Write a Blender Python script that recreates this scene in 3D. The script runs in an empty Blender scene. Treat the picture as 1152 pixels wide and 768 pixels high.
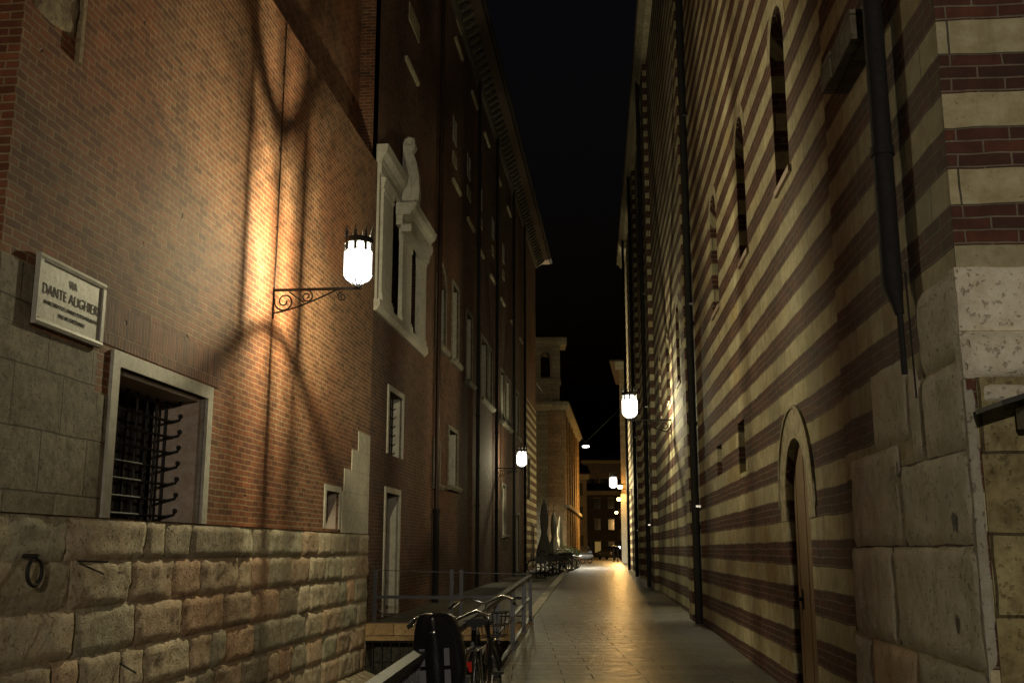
import bpy, math, random
from mathutils import Vector, noise, Matrix
R_ = math.radians
random.seed(11)
scene = bpy.context.scene
# ------------------------------------------------------------------ camera
cam_d = bpy.data.cameras.new('camera'); cam = bpy.data.objects.new('camera', cam_d)
scene.collection.objects.link(cam); scene.camera = cam
cam.location = (0, 0, 1.6); cam.rotation_euler = (R_(90 + 11.17), 0, 0)
cam_d.lens = 36 * 1185 / 1152; cam_d.sensor_width = 36; cam_d.clip_start = .1; cam_d.clip_end = 3000
# ------------------------------------------------------------------ world: night sky, sun well below the horizon
world = bpy.data.worlds.new('World'); scene.world = world; world.use_nodes = True
wn = world.node_tree.nodes; wl = world.node_tree.links
sky = wn.new('ShaderNodeTexSky'); sky.sky_type = 'NISHITA'; sky.sun_disc = False
sky.sun_elevation = R_(-4); sky.sun_rotation = R_(200)
wn['Background'].inputs['Strength'].default_value = .12
wl.new(sky.outputs[0], wn['Background'].inputs['Color'])
# ------------------------------------------------------------------ exposure
vs = scene.view_settings
vs.view_transform = 'Standard'; vs.look = 'None'; vs.exposure = .18; vs.gamma = 1; vs.use_curve_mapping = False
scene.cycles.use_denoising = True
scene.cycles.max_bounces = 6; scene.cycles.diffuse_bounces = 4; scene.cycles.transparent_max_bounces = 12
scene.cycles.sample_clamp_indirect = 4
WHITE = (1, .89, .54); ORANGE = (1, .56, .17)
P_L1, P_L2, P_L3, P_L4 = 1250, 700, 340, 620

# ================================================================== helpers
def link(o): scene.collection.objects.link(o); return o
class Frame:
    def __init__(s, o, d, n): s.o, s.d, s.n = Vector(o), Vector(d).normalized(), Vector(n).normalized()
    def __call__(s, a, z, out=0): p = s.o + s.d * a + s.n * out; return Vector((p.x, p.y, z))
tl, tr = math.atan(.1052), math.atan(.0762)
FL = Frame((-5, 0, 0), (math.sin(tl), math.cos(tl), 0), (math.cos(tl), -math.sin(tl), 0))
FR = Frame((2.07, 0, 0), (math.sin(tr), math.cos(tr), 0), (-math.cos(tr), math.sin(tr), 0))
c = FR(5.60, 0); FRF = Frame(c, -FR.n, -FR.d)            # front face of the church corner
c = FL(8.26, 0); FLF = Frame(c, -FL.n, -FL.d)            # front face of the tower corner
c = FL(61, 0); FLB = Frame(c, -FL.n, FL.d)
c = FR(62, 0); FRB = Frame(c, -FR.n, FR.d)
WF = Frame((0, 0, 0), (1, 0, 0), (0, -1, 0))             # world frame: a = x, out = -y
def gz(y): return max(0., min(y, 56) * .0098)            # the ground climbs gently up the alley

class MB:
    def __init__(s): s.v = []; s.f = []; s.uv = []; s.col = []; s.smooth = []
    def face(s, pts, uvs=None, col=1., smooth=False):
        b = len(s.v); s.v += [Vector(p) for p in pts]; s.f.append(list(range(b, b + len(pts))))
        s.uv.append(uvs or [(p[0], p[2]) for p in s.v[b:]]); s.col.append(col); s.smooth.append(smooth)
    def rect(s, F, a0, a1, z0, z1, out=0, col=1.):
        s.face([F(a0, z0, out), F(a1, z0, out), F(a1, z1, out), F(a0, z1, out)], [(a0, z0), (a1, z0), (a1, z1), (a0, z1)], col)
    def box(s, F, a0, a1, z0, z1, o0, o1, col=1.):
        s.rect(F, a0, a1, z0, z1, o1, col); s.rect(F, a0, a1, z0, z1, o0, col)
        for a in (a0, a1): s.face([F(a, z0, o0), F(a, z0, o1), F(a, z1, o1), F(a, z1, o0)], [(o0 + a, z0), (o1 + a, z0), (o1 + a, z1), (o0 + a, z1)], col)
        for z in (z0, z1): s.face([F(a0, z, o0), F(a1, z, o0), F(a1, z, o1), F(a0, z, o1)], [(a0, z + o0), (a1, z + o0), (a1, z + o1), (a0, z + o1)], col)
    def prism(s, F, prof, a0, a1, col=1.):               # prof: [(out, z)] swept along the wall
        n = len(prof)
        for i in range(n):
            (o0, z0), (o1, z1) = prof[i], prof[(i + 1) % n]
            s.face([F(a0, z0, o0), F(a1, z0, o0), F(a1, z1, o1), F(a0, z1, o1)], [(a0, z0 + o0), (a1, z0 + o0), (a1, z1 + o1), (a0, z1 + o1)], col)
        for a in (a0, a1): s.face([F(a, z, o) for o, z in prof], [(a + o, z) for o, z in prof], col)
    def grid(s, rows, closed=False, smooth=True, col=1.):
        b = len(s.v); m = len(rows[0])
        for r in rows: s.v += [Vector(p) for p in r]
        for i in range(len(rows) - 1):
            for j in range(m if closed else m - 1):
                k = (j + 1) % m
                f = [b + i * m + j, b + i * m + k, b + (i + 1) * m + k, b + (i + 1) * m + j]
                s.f.append(f); s.uv.append([(s.v[q].x, s.v[q].z) for q in f]); s.col.append(col); s.smooth.append(smooth)
    def tube(s, pts, r, n=8, col=1., closed=False, caps=True):
        pts = [Vector(p) for p in pts]; N = len(pts)
        rr = r if isinstance(r, (list, tuple)) else [r] * N
        rows = []; up = None
        for i, p in enumerate(pts):
            if closed: t = pts[(i + 1) % N] - pts[i - 1]
            else: t = (pts[min(i + 1, N - 1)] - pts[max(i - 1, 0)])
            t.normalize()
            if up is None:
                up = Vector((0, 0, 1)) if abs(t.z) < .9 else Vector((1, 0, 0))
            x = t.cross(up).normalized(); y = x.cross(t).normalized(); up = y
            rows.append([p + (x * math.cos(2 * math.pi * k / n) + y * math.sin(2 * math.pi * k / n)) * rr[i] for k in range(n)])
        if closed: rows.append(rows[0])
        s.grid(rows, True, True, col)
        if caps and not closed:
            s.face(rows[0], col=col); s.face(rows[-1][::-1], col=col)
    def bar(s, p, q, w, h=None, col=1.):                 # flat bar between two points
        p, q = Vector(p), Vector(q); t = (q - p).normalized(); h = h or w
        up = Vector((0, 0, 1)) if abs(t.z) < .95 else Vector((0, 1, 0))
        x = t.cross(up).normalized() * w / 2; y = x.cross(t).normalized() * h / 2
        A = [p - x - y, p + x - y, p + x + y, p - x + y]; B = [a + (q - p) for a in A]
        s.face(A[::-1], col=col); s.face(B, col=col)
        for i in range(4): s.face([A[i], A[(i + 1) % 4], B[(i + 1) % 4], B[i]], col=col)
    def lathe(s, c, prof, n=16, col=1., smooth=True):     # prof [(r, z)] about a vertical axis at c
        c = Vector(c)
        s.grid([[c + Vector((r * math.cos(2 * math.pi * k / n), r * math.sin(2 * math.pi * k / n), z)) for k in range(n)] for r, z in prof], True, smooth, col)
    def ball(s, c, r, n=10, m=7, sc=(1, 1, 1)):
        s.grid([[Vector(c) + Vector((r * sc[0] * math.sin(math.pi * i / m) * math.cos(2 * math.pi * k / n), r * sc[1] * math.sin(math.pi * i / m) * math.sin(2 * math.pi * k / n), r * sc[2] * math.cos(math.pi * i / m))) for k in range(n)] for i in range(m + 1)], True)
    def build(s, name, mat, parent=None, kind=None):
        off = root_loc.get(parent.name, Vector()) if parent else Vector()
        if parent and parent.type == 'MESH': off = root_loc[parent.name]
        me = bpy.data.meshes.new(name); me.from_pydata([v - off for v in s.v], [], s.f)
        u = me.uv_layers.new(name='UVMap'); i = 0
        ca = me.color_attributes.new('tone', 'FLOAT_COLOR', 'CORNER')
        uu = []; cc = []
        for f, uv, cl in zip(s.f, s.uv, s.col):
            for q in uv: uu += [q[0], q[1]]; cc += (list(cl) + [1.] if isinstance(cl, tuple) else [cl, cl, cl, 1.])
        me.uv_layers['UVMap'].data.foreach_set('uv', uu); ca = me.color_attributes['tone']; ca.data.foreach_set('color', cc)
        me.polygons.foreach_set('use_smooth', s.smooth)
        me.materials.append(mat); me.update()
        o = link(bpy.data.objects.new(name, me)); o.parent = parent
        root_loc[o.name] = off
        if kind: o['kind'] = kind
        return o
root_loc = {}
def thing(name, loc, label, cat, group=None):
    o = link(bpy.data.objects.new(name, None)); o.location = loc; o.empty_display_size = .3
    root_loc[o.name] = Vector(loc); o['label'] = label; o['category'] = cat
    if group: o['group'] = group
    return o
def tag(o, label, cat, group=None):
    o['label'] = label; o['category'] = cat
    if group: o['group'] = group
    return o
def copy_tree(o, loc, rz, label, parent=None):
    c = o.copy(); link(c)
    if parent is None: c.location = loc; c.rotation_euler = (0, 0, rz); c['label'] = label
    else: c.parent = parent
    for ch in [x for x in scene.objects if x.parent == o]: copy_tree(ch, None, 0, None, c)
    return c

# ================================================================== materials
class NT:
    def __init__(s, name):
        s.m = bpy.data.materials.new(name); s.m.use_nodes = True; s.t = s.m.node_tree; s.n = s.t.nodes
        s.b = s.n['Principled BSDF']
    def new(s, k, **kw):
        n = s.n.new(k)
        for a, b in kw.items(): setattr(n, a, b)
        return n
    def l(s, a, b): s.t.links.new(a, b)
    def val(s, node, **kw):
        for k, v in kw.items(): node.inputs[k.replace('_', ' ')].default_value = v
        return node
    def math(s, op, a, b=None, c=None):
        n = s.new('ShaderNodeMath', operation=op)
        for i, x in enumerate((a, b, c)):
            if x is None: continue
            if isinstance(x, (int, float)): n.inputs[i].default_value = x
            else: s.l(x, n.inputs[i])
        return n.outputs[0]
    def mix(s, f, a, b, mode='MIX'):
        n = s.new('ShaderNodeMix', data_type='RGBA', blend_type=mode)
        for i, x in ((0, f), (6, a), (7, b)):
            if isinstance(x, (int, float)): n.inputs[i].default_value = x
            elif isinstance(x, tuple): n.inputs[i].default_value = (*x, 1)
            else: s.l(x, n.inputs[i])
        return n.outputs[2]
    def noise(s, vec, scale, detail=4, rough=.55):
        n = s.new('ShaderNodeTexNoise'); n.inputs['Scale'].default_value = scale; n.inputs['Detail'].default_value = detail; n.inputs['Roughness'].default_value = rough
        if vec is not None: s.l(vec, n.inputs['Vector'])
        return n.outputs[0]
    def ramp(s, x, a, b, c0=(0, 0, 0), c1=(1, 1, 1)):
        n = s.new('ShaderNodeValToRGB'); e = n.color_ramp.elements
        e[0].position = a; e[1].position = b; e[0].color = (*c0, 1); e[1].color = (*c1, 1); s.l(x, n.inputs[0]); return n.outputs[0]
    def bump(s, h, dist, strength=1):
        n = s.new('ShaderNodeBump'); n.inputs['Distance'].default_value = dist; n.inputs['Strength'].default_value = strength
        s.l(h, n.inputs['Height']); s.l(n.outputs[0], s.b.inputs['Normal'])
def uvw(t, amt=.006, sc=6):
    """UV in metres along the wall, wobbled a little so courses are not ruler straight"""
    uv = t.new('ShaderNodeUVMap').outputs[0]
    n = t.new('ShaderNodeTexNoise'); n.inputs['Scale'].default_value = sc; n.inputs['Detail'].default_value = 2; t.l(uv, n.inputs['Vector'])
    s = t.new('ShaderNodeVectorMath', operation='SUBTRACT'); t.l(n.outputs['Color'], s.inputs[0]); s.inputs[1].default_value = (.5, .5, .5)
    k = t.new('ShaderNodeVectorMath', operation='SCALE'); t.l(s.outputs[0], k.inputs[0]); k.inputs['Scale'].default_value = amt * 2
    a = t.new('ShaderNodeVectorMath', operation='ADD'); t.l(uv, a.inputs[0]); t.l(k.outputs[0], a.inputs[1])
    return uv, a.outputs[0]
def brick_nodes(t, vec, w, h, mortar, c1, c2, cm, off=.5, smooth=.25, bias=0.):
    b = t.new('ShaderNodeTexBrick'); b.offset = off; b.squash = 1
    t.l(vec, b.inputs['Vector'])
    t.val(b, Scale=1., Mortar_Size=mortar, Mortar_Smooth=smooth, Bias=bias, Brick_Width=w, Row_Height=h)
    b.inputs['Color1'].default_value = (*c1, 1); b.inputs['Color2'].default_value = (*c2, 1); b.inputs['Mortar'].default_value = (*cm, 1)
    return b
def m_brick(name, c1, c2, cm, w=.24, h=.075, mortar=.009, vary=.55):
    t = NT(name); uv, v = uvw(t, .014, 3.0)
    b = brick_nodes(t, v, w, h, mortar, c1, c2, cm, bias=-.1)
    n1 = t.noise(uv, .55, 5); n2 = t.noise(uv, 5, 5, .7); n3 = t.noise(uv, 40, 4, .7)
    col = t.mix(t.ramp(n1, .34, .66), b.outputs['Color'], (.62, .60, .58), 'MULTIPLY'); col = t.mix(t.ramp(t.noise(uv, .23, 3), .50, .56), col, (.92, .74, .62), 'MULTIPLY')
    col = t.mix(t.ramp(n2, .42, .62), t.mix(1., col, (.72, .70, .66), 'MULTIPLY'), col)
    # odd bricks: burnt or pale ones
    b2 = brick_nodes(t, v, w, h, 0., (0, 0, 0), (1, 1, 1), (0, 0, 0))
    col = t.mix(t.ramp(b2.outputs['Color'], .72, .74), col, t.mix(1., col, (.80, .76, .72), 'MULTIPLY'))
    # pale lime wash and streaks
    st = t.new('ShaderNodeMapping'); st.inputs['Scale'].default_value = (2.2, .12, 1); t.l(uv, st.inputs[0])
    n4 = t.noise(st.outputs[0], 1.4, 5, .6)
    col = t.mix(t.math('MULTIPLY', t.ramp(n4, .54, .76), .32), col, (.12, .075, .05))
    # small holes where bricks have spalled
    n5 = t.noise(uv, 3.3, 2, .5); hole = t.ramp(n5, .735, .76)
    col = t.mix(t.math('MULTIPLY', hole, .75), col, (.06, .045, .035))
    t.l(col, t.b.inputs['Base Color']); t.b.inputs['Roughness'].default_value = .85
    hgt = t.math('SUBTRACT', t.math('ADD', t.math('MULTIPLY', t.math('SUBTRACT', 1., b.outputs['Fac']), 1.), t.math('ADD', t.math('MULTIPLY', n3, .45), t.math('MULTIPLY', n2, .6))), t.math('MULTIPLY', hole, 3.))
    t.bump(hgt, .009)
    return t.m
def m_stripes(name, period=.448, z0=4.37, brick=((.15, .046, .024), (.065, .026, .018)), white=((.62, .58, .39), (.44, .42, .30))):
    t = NT(name); uv, v = uvw(t, .019, 2.6)
    sep = t.new('ShaderNodeSeparateXYZ'); t.l(v, sep.inputs[0])
    zz = t.math('FRACT', t.math('DIVIDE', t.math('SUBTRACT', sep.outputs[1], z0 - period * 20), period))
    isb = t.math('GREATER_THAN', zz, .47)
    mp = t.new('ShaderNodeMapping'); mp.inputs['Location'].default_value = (0, -(z0 % (period)), 0); t.l(v, mp.inputs[0])
    b = brick_nodes(t, mp.outputs[0], .29, period / 6, .007, brick[0], brick[1], (.24, .20, .15))
    s = brick_nodes(t, mp.outputs[0], .74, period, .006, white[0], white[1], (.10, .09, .07), off=.43)
    s2 = brick_nodes(t, mp.outputs[0], .74, period, .0, (0, 0, 0), (1, 1, 1), (0, 0, 0), off=.43)
    n1 = t.noise(uv, .8, 5); n2 = t.noise(uv, 7, 6, .7); n3 = t.noise(uv, 45, 4, .75)
    sc = t.mix(t.ramp(s2.outputs['Color'], .90, .92), s.outputs['Color'], (.44, .37, .20))
    sc = t.mix(t.ramp(n2, .36, .66), t.mix(1., sc, (.66, .62, .52), 'MULTIPLY'), sc)
    bc = t.mix(t.ramp(n2, .35, .65), t.mix(1., b.outputs['Color'], (.55, .5, .5), 'MULTIPLY'), b.outputs['Color'])
    col = t.mix(isb, sc, bc)
    col = t.mix(t.ramp(n1, .3, .7), t.mix(1., col, (.68, .64, .58), 'MULTIPLY'), col)
    st = t.new('ShaderNodeMapping'); st.inputs['Scale'].default_value = (3.2, .10, 1); t.l(uv, st.inputs[0])
    n4 = t.noise(st.outputs[0], 1.5, 6, .65)
    col = t.mix(t.ramp(n4, .52, .78), col, t.mix(1., col, (.62, .58, .50), 'MULTIPLY'))
    sp = t.ramp(t.noise(uv, 30, 2, .5), .66, .72)
    col = t.mix(t.math('MULTIPLY', sp, .5), col, (.07, .06, .045))
    t.l(col, t.b.inputs['Base Color']); t.b.inputs['Roughness'].default_value = .8
    fac = t.math('ADD', t.math('MULTIPLY', b.outputs['Fac'], isb), t.math('MULTIPLY', s.outputs['Fac'], t.math('SUBTRACT', 1., isb)))
    hgt = t.math('ADD', t.math('SUBTRACT', 1., fac), t.math('ADD', t.math('MULTIPLY', n3, .4), t.math('MULTIPLY', n2, .9)))
    hgt = t.math('SUBTRACT', hgt, t.math('MULTIPLY', isb, .5))
    t.bump(hgt, .014)
    return t.m
def m_stone(name, c1, c2, rough=.8, bump=.01, pits=.5, joints=None, stain=(.5, .46, .4), scale=1., spec=.5):
    t = NT(name); o = t.new('ShaderNodeTexCoord').outputs['Object']
    at = t.new('ShaderNodeVertexColor', layer_name='tone')
    n1 = t.noise(o, 1.3 * scale, 6, .6); n2 = t.noise(o, 9 * scale, 6, .7); n3 = t.noise(o, 60 * scale, 4, .75)
    col = t.mix(t.ramp(n1, .35, .65), c1, c2)
    col = t.mix(t.ramp(n2, .35, .6), t.mix(1., col, stain, 'MULTIPLY'), col)
    pit = t.ramp(t.noise(o, 26 * scale, 3, .6), .60, .68)
    col = t.mix(t.math('MULTIPLY', pit, pits), col, t.mix(1., col, (.35, .32, .28), 'MULTIPLY'))
    hgt = t.math('SUBTRACT', t.math('ADD', t.math('MULTIPLY', n2, 1.2), t.math('MULTIPLY', n3, .5)), t.math('MULTIPLY', pit, pits))
    if joints:
        uv, v = uvw(t, .012, 3)
        b = brick_nodes(t, v, joints[0], joints[1], .008, (1, 1, 1), (.72, .70, .66), (.25, .22, .18), off=.37)
        col = t.mix(1., col, b.outputs['Color'], 'MULTIPLY'); hgt = t.math('SUBTRACT', hgt, t.math('MULTIPLY', b.outputs['Fac'], 1.4))
    col = t.mix(1., col, at.outputs[0], 'MULTIPLY')
    t.l(col, t.b.inputs['Base Color']); t.b.inputs['Roughness'].default_value = rough; t.b.inputs['Specular IOR Level'].default_value = spec
    t.bump(hgt, bump)
    return t.m
def m_plain(name, c, rough=.5, metal=0., vary=.25, bump=.001, scale=20):
    t = NT(name); o = t.new('ShaderNodeTexCoord').outputs['Object']; n = t.noise(o, scale, 5, .65)
    col = t.mix(n, tuple(x * (1 - vary) for x in c), tuple(min(1, x * (1 + vary)) for x in c))
    t.l(col, t.b.inputs['Base Color']); t.b.inputs['Roughness'].default_value = rough; t.b.inputs['Metallic'].default_value = metal
    r = t.ramp(n, .2, .8, (rough * .8,) * 3, (min(1, rough * 1.2),) * 3); t.l(r, t.b.inputs['Roughness'])
    t.bump(n, bump)
    return t.m
def m_emit(name, c, s, transp=0.):
    m = bpy.data.materials.new(name); m.use_nodes = True; n = m.node_tree.nodes; n.clear()
    e = n.new('ShaderNodeEmission'); e.inputs[0].default_value = (*c, 1); e.inputs[1].default_value = s
    out = n.new('ShaderNodeOutputMaterial'); L = m.node_tree.links
    if transp:
        mx = n.new('ShaderNodeMixShader'); tb = n.new('ShaderNodeBsdfTransparent'); mx.inputs[0].default_value = transp
        L.new(e.outputs[0], mx.inputs[1]); L.new(tb.outputs[0], mx.inputs[2]); L.new(mx.outputs[0], out.inputs[0])
    else: L.new(e.outputs[0], out.inputs[0])
    return m
M = {}
M['brick_tower'] = m_brick('brick_tower', (.34, .122, .050), (.215, .076, .036), (.44, .33, .19), mortar=.011)
M['brick_palace'] = m_brick('brick_palace', (.15, .055, .028), (.08, .034, .02), (.24, .16, .095), w=.25, mortar=.011)
M['brick_arch'] = m_brick('brick_soldier', (.27, .09, .045), (.15, .055, .032), (.48, .38, .25), w=.07, h=.46, mortar=.006)
M['stripes'] = m_stripes('striped_masonry')
M['rust'] = m_stone('rusticated_stone', (.66, .54, .39), (.54, .48, .36), .85, .026, .6, stain=(.68, .62, .54))
M['ashlar'] = m_stone('grey_ashlar', (.38, .33, .24), (.28, .25, .19), .85, .012, .6, joints=(.78, .52))
M['rough'] = m_stone('rough_dressed_stone', (.42, .31, .18), (.34, .25, .15), .9, .03, .5, scale=1.6)
M['marble'] = m_stone('weathered_marble', (.50, .48, .42), (.40, .38, .33), .6, .004, .25, stain=(.75, .72, .68))
M['pinkmarble'] = m_stone('pink_marble', (.50, .40, .34), (.42, .36, .30), .6, .004, .35, stain=(.75, .68, .62))
M['corner'] = m_stone('corner_stone', (.66, .62, .52), (.54, .51, .43), .8, .014, .55, stain=(.80, .77, .70))
M['yellowstone'] = m_stone('yellow_stone', (.42, .36, .17), (.33, .29, .16), .85, .014, .5, joints=(.9, .42))
M['tufa'] = m_stone('tufa_surround', (.46, .41, .28), (.36, .325, .22), .85, .01, .4)
M['travertine'] = m_stone('travertine_slab', (.52, .36, .18), (.44, .31, .17), .7, .006, .6, stain=(.7, .6, .5), joints=(.95, 2.))
M['wellwall'] = m_stone('well_wall', (.30, .28, .21), (.22, .21, .16), .85, .02, .5, joints=(.6, .3))
M['iron'] = m_plain('wrought_iron', (.018, .017, .016), .65, .2, .4, .002, 60)
M['rail'] = m_plain('rail_steel', (.05, .05, .055), .38, .7, .3, .001, 30)
M['railtop'] = m_plain('worn_handrail', (.07, .07, .065), .6, .4, .25, .001, 40)
M['pipe'] = m_plain('painted_downpipe', (.007, .006, .0055), .85, 0, .35, .002, 25)
M['pipe_pale'] = m_plain('copper_downpipe', (.06, .035, .025), .4, .5, .3, .002, 25)
M['door'] = m_plain('old_plank_door', (.20, .135, .075), .7, 0, .45, .006, 9)
M['glassdark'] = m_plain('dark_window_pane', (.012, .013, .014), .12, 0, .2, .0005, 3)
M['tiles'] = m_plain('roof_tiles', (.05, .03, .02), .85, 0, .4, .01, 12)
M['frame'] = m_stone('dull_stone_frame', (.30, .28, .21), (.20, .19, .15), .85, .008, .5)
M['darkstone'] = m_stone('dark_stone', (.09, .08, .06), (.06, .055, .045), .85, .006, .4)  # darker stone tone for the eave cornice and corbels
M['wood'] = m_plain('eave_timber', (.14, .12, .09), .8, 0, .4, .004, 14)
M['letters'] = m_plain('incised_letters', (.10, .095, .085), .8, 0, .3, .0005, 60)
M['blackplastic'] = m_plain('black_plastic', (.010, .010, .011), .28, 0, .3, .0008, 180)
M['greyplastic'] = m_plain('grey_webbing', (.09, .09, .11), .6, 0, .2, .001, 120)
M['chrome'] = m_plain('bicycle_steel', (.55, .55, .53), .22, 1, .2, .0005, 60)
M['blackpaint'] = m_plain('black_bicycle_paint', (.012, .012, .013), .25, 0, .3, .0003, 60)
M['rubber'] = m_plain('tyre_rubber', (.016, .016, .016), .75, 0, .3, .002, 90)
M['red'] = m_plain('red_reflector', (.5, .02, .015), .2, 0, .15, .0005, 90)
M['amber'] = m_plain('amber_reflector', (.55, .25, .04), .2, 0, .15, .0005, 90)
M['canvas'] = m_plain('parasol_canvas', (.20, .19, .15), .85, 0, .25, .01, 12)
M['leaf'] = m_plain('shrub_leaf', (.045, .075, .025), .6, 0, .4, .002, 20)
M['bark'] = m_plain('shrub_bark', (.09, .06, .04), .85, 0, .4, .004, 20)
M['planter'] = m_plain('planter_box', (.03, .028, .026), .6, 0, .3, .002, 15)
M['glow'] = m_emit('frosted_lamp_glass', (1, .97, .90), 7, .62)
M['bulb'] = m_emit('lamp_bulb', (1, .95, .85), 30)
M['oglow'] = m_emit('sodium_globe', (1, .62, .22), 12)
M['wglow'] = m_emit('white_sign_light', (.95, .97, 1), 3)
M['yglow'] = m_emit('lit_window', (1, .62, .18), .16)
M['facade_greenlit'] = m_stone('pale_greenlit_stucco', (.42, .40, .28), (.36, .34, .24), .85, .004, .15, joints=(1.1, .36))  # front stucco with the lamps' pale green tint put into its colour
M['facade_warm'] = m_stone('ochre_warmlit_stucco', (.44, .32, .17), (.38, .28, .15), .85, .004, .15, joints=(1.1, .36))  # ochre house stucco; on the church flank it holds warm lamp light
M['facade_grey'] = m_stone('grey_stucco', (.26, .22, .16), (.20, .17, .13), .85, .004, .2)
M['facade_dark'] = m_stone('dark_stucco', (.10, .08, .055), (.07, .06, .045), .85, .004, .2)
M['shutter'] = m_plain('dark_shutter', (.025, .028, .022), .7, 0, .3, .004, 12)
M['carpaint'] = m_plain('dark_car_paint', (.03, .03, .035), .2, .3, .1, .0002, 40)
M['scooterpaint'] = m_plain('silver_paint', (.35, .35, .36), .25, .5, .1, .0002, 40)
# paving: large worn slabs laid across the alley
def m_paving():
    t = NT('worn_slab_paving'); uv, v = uvw(t, .02, 1.2)
    b = brick_nodes(t, v, .95, .44, .008, (.16, .155, .10), (.055, .058, .042), (.016, .015, .012), off=.37, smooth=.5)
    n1 = t.noise(uv, .6, 5); n2 = t.noise(uv, 5, 6, .7); n3 = t.noise(uv, 34, 4, .75)
    col = t.mix(t.ramp(n2, .35, .65), t.mix(1., b.outputs['Color'], (.6, .58, .52), 'MULTIPLY'), b.outputs['Color'])
    col = t.mix(t.ramp(n1, .3, .7), t.mix(1., col, (.65, .62, .58), 'MULTIPLY'), col)
    b2 = brick_nodes(t, v, .95, .44, 0., (0, 0, 0), (1, 1, 1), (0, 0, 0), off=.41)
    col = t.mix(t.ramp(b2.outputs['Color'], .8, .82), col, t.mix(1., col, (1.35, .95, .75), 'MULTIPLY'))
    t.l(col, t.b.inputs['Base Color'])
    rr = t.math('ADD', t.math('MULTIPLY', n2, .36), t.math('ADD', .17, t.math('MULTIPLY', b.outputs['Fac'], .3)))
    t.l(rr, t.b.inputs['Roughness'])
    hgt = t.math('SUBTRACT', t.math('ADD', t.math('MULTIPLY', n2, 1.3), t.math('MULTIPLY', n3, .25)), t.math('MULTIPLY', b.outputs['Fac'], 1.2))
    hgt = t.math('ADD', hgt, t.math('MULTIPLY', b2.outputs['Color'], .4))
    t.bump(hgt, .032)
    return t.m
M['paving'] = m_paving()
def m_cobble():
    t = NT('small_setts'); uv, v = uvw(t, .02, 3)
    b = brick_nodes(t, v, .42, .30, .012, (.14, .12, .08), (.085, .078, .058), (.03, .028, .022), off=.5, smooth=.5)
    n2 = t.noise(uv, 6, 6, .7)
    t.l(t.mix(t.ramp(n2, .3, .7), t.mix(1., b.outputs['Color'], (.6, .58, .55), 'MULTIPLY'), b.outputs['Color']), t.b.inputs['Base Color'])
    t.b.inputs['Roughness'].default_value = .55
    t.bump(t.math('SUBTRACT', n2, b.outputs['Fac']), .012)
    return t.m
M['setts'] = m_cobble()

# ================================================================== setting: ground with the sunken stairwell
YS = [2.6, 20.8]                                           # the well runs along the tower between these Y
def wl_x(y): return -1.03 + .065 * y                        # right edge of the well (under the long railing)
def lwall(y): return -5 + .1052 * y
g = MB()
def gq(x0a, x1a, ya, x0b, x1b, yb, dz=0, mb=None):
    P = [(x0a, ya, gz(ya) + dz), (x1a, ya, gz(ya) + dz), (x1b, yb, gz(yb) + dz), (x0b, yb, gz(yb) + dz)]
    (mb or g).face(P, [(p[0], p[1]) for p in P])
gq(-1500, 1500, -1500, -1500, 1500, 0); gq(-1500, 1500, 0, -1500, 1500, 2.6)
gq(wl_x(2.6), 1500, 2.6, wl_x(20.8), 1500, 20.8); gq(-1500, lwall(2.6) - .3, 2.6, -1500, lwall(20.8) - .3, 20.8)
gq(-1500, 1500, 20.8, -1500, 1500, 56); gq(-1500, 1500, 56, -1500, 1500, 2500)
g.build('ground', M['setts'], kind='structure')
pv = MB()                                                   # alley paving sheet, 4 mm above the ground
def rx(y): return 2.07 + .0762 * y
ys = [-30, 2.6, 20.8, 56, 84]
for a, b in zip(ys[:-1], ys[1:]):
    lx = lambda y: wl_x(y) if y <= 20.8 else wl_x(20.8) + .074 * (y - 20.8)
    gq(lx(a) + (.0 if a > 0 else -6), rx(a) + .5 + (6 if a < 0 else 0), a, lx(b), rx(b) + .5, b, .004, pv)
pv.build('alley_paving', M['paving'], kind='structure')
kb = MB()                                                   # raised kerb between the alley and the strip beside the palace
for a, b in ((20.9, 38), (38, 56), (56, 70)):
    xa, xb = wl_x(20.8) + .074 * (a - 20.8), wl_x(20.8) + .074 * (b - 20.8)
    P = [(xa - .22, a, gz(a) - .02), (xa, a, gz(a) - .02), (xa, a, gz(a) + .035), (xa - .22, a, gz(a) + .035)]
    Q = [(xb - .22, b, gz(b) - .02), (xb, b, gz(b) - .02), (xb, b, gz(b) + .035), (xb - .22, b, gz(b) + .035)]
    for i in range(4): kb.face([P[i], P[(i + 1) % 4], Q[(i + 1) % 4], Q[i]])
kb.build('kerb', M['corner'], kind='structure')
# the stairwell itself
FW = Frame((-1.03, 0, 0), (.065, 1, 0), (-1, .065, 0))
w = MB()
w.rect(FW, 2.6, 20.84, -2.6, gz(3), 0); w.face([FW(2.6, 0, 0), FW(20.84, .204, 0), FW(20.84, .03, 0), FW(2.6, 0, 0)][:3])
w.face([(-6, 2.6, -2.6), (0, 2.6, -2.6), (0, 2.6, .02), (-6, 2.6, .02)])
w.face([(-3.6, 21.9, -2.6), (1, 21.9, -2.6), (1, 21.9, .2), (-3.6, 21.9, .2)])
w.face([(-6, 2.6, -2.6), (2, 2.6, -2.6), (2, 21.9, -2.6), (-6, 21.9, -2.6)], [(-6, 0), (2, 0), (2, 19), (-6, 19)])
w.build('stairwell_walls', M['wellwall'], kind='structure')
s = MB()
s.box(WF, lwall(20.8) + .02, wl_x(20.8) + .1, -.09, .216, -21.05, -20.72)
tag(s.build('edge_slab', M['travertine']), 'warm travertine slab edging the far end of the stairwell above the bars', 'slab')
st = MB()
for i in range(10): st.box(WF, lwall(9) + .6, wl_x(9) - .1, -2.6, -2.6 + .17 * (10 - i), -(3 + .32 * (i + 1)), -(3 + .32 * i))
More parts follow.
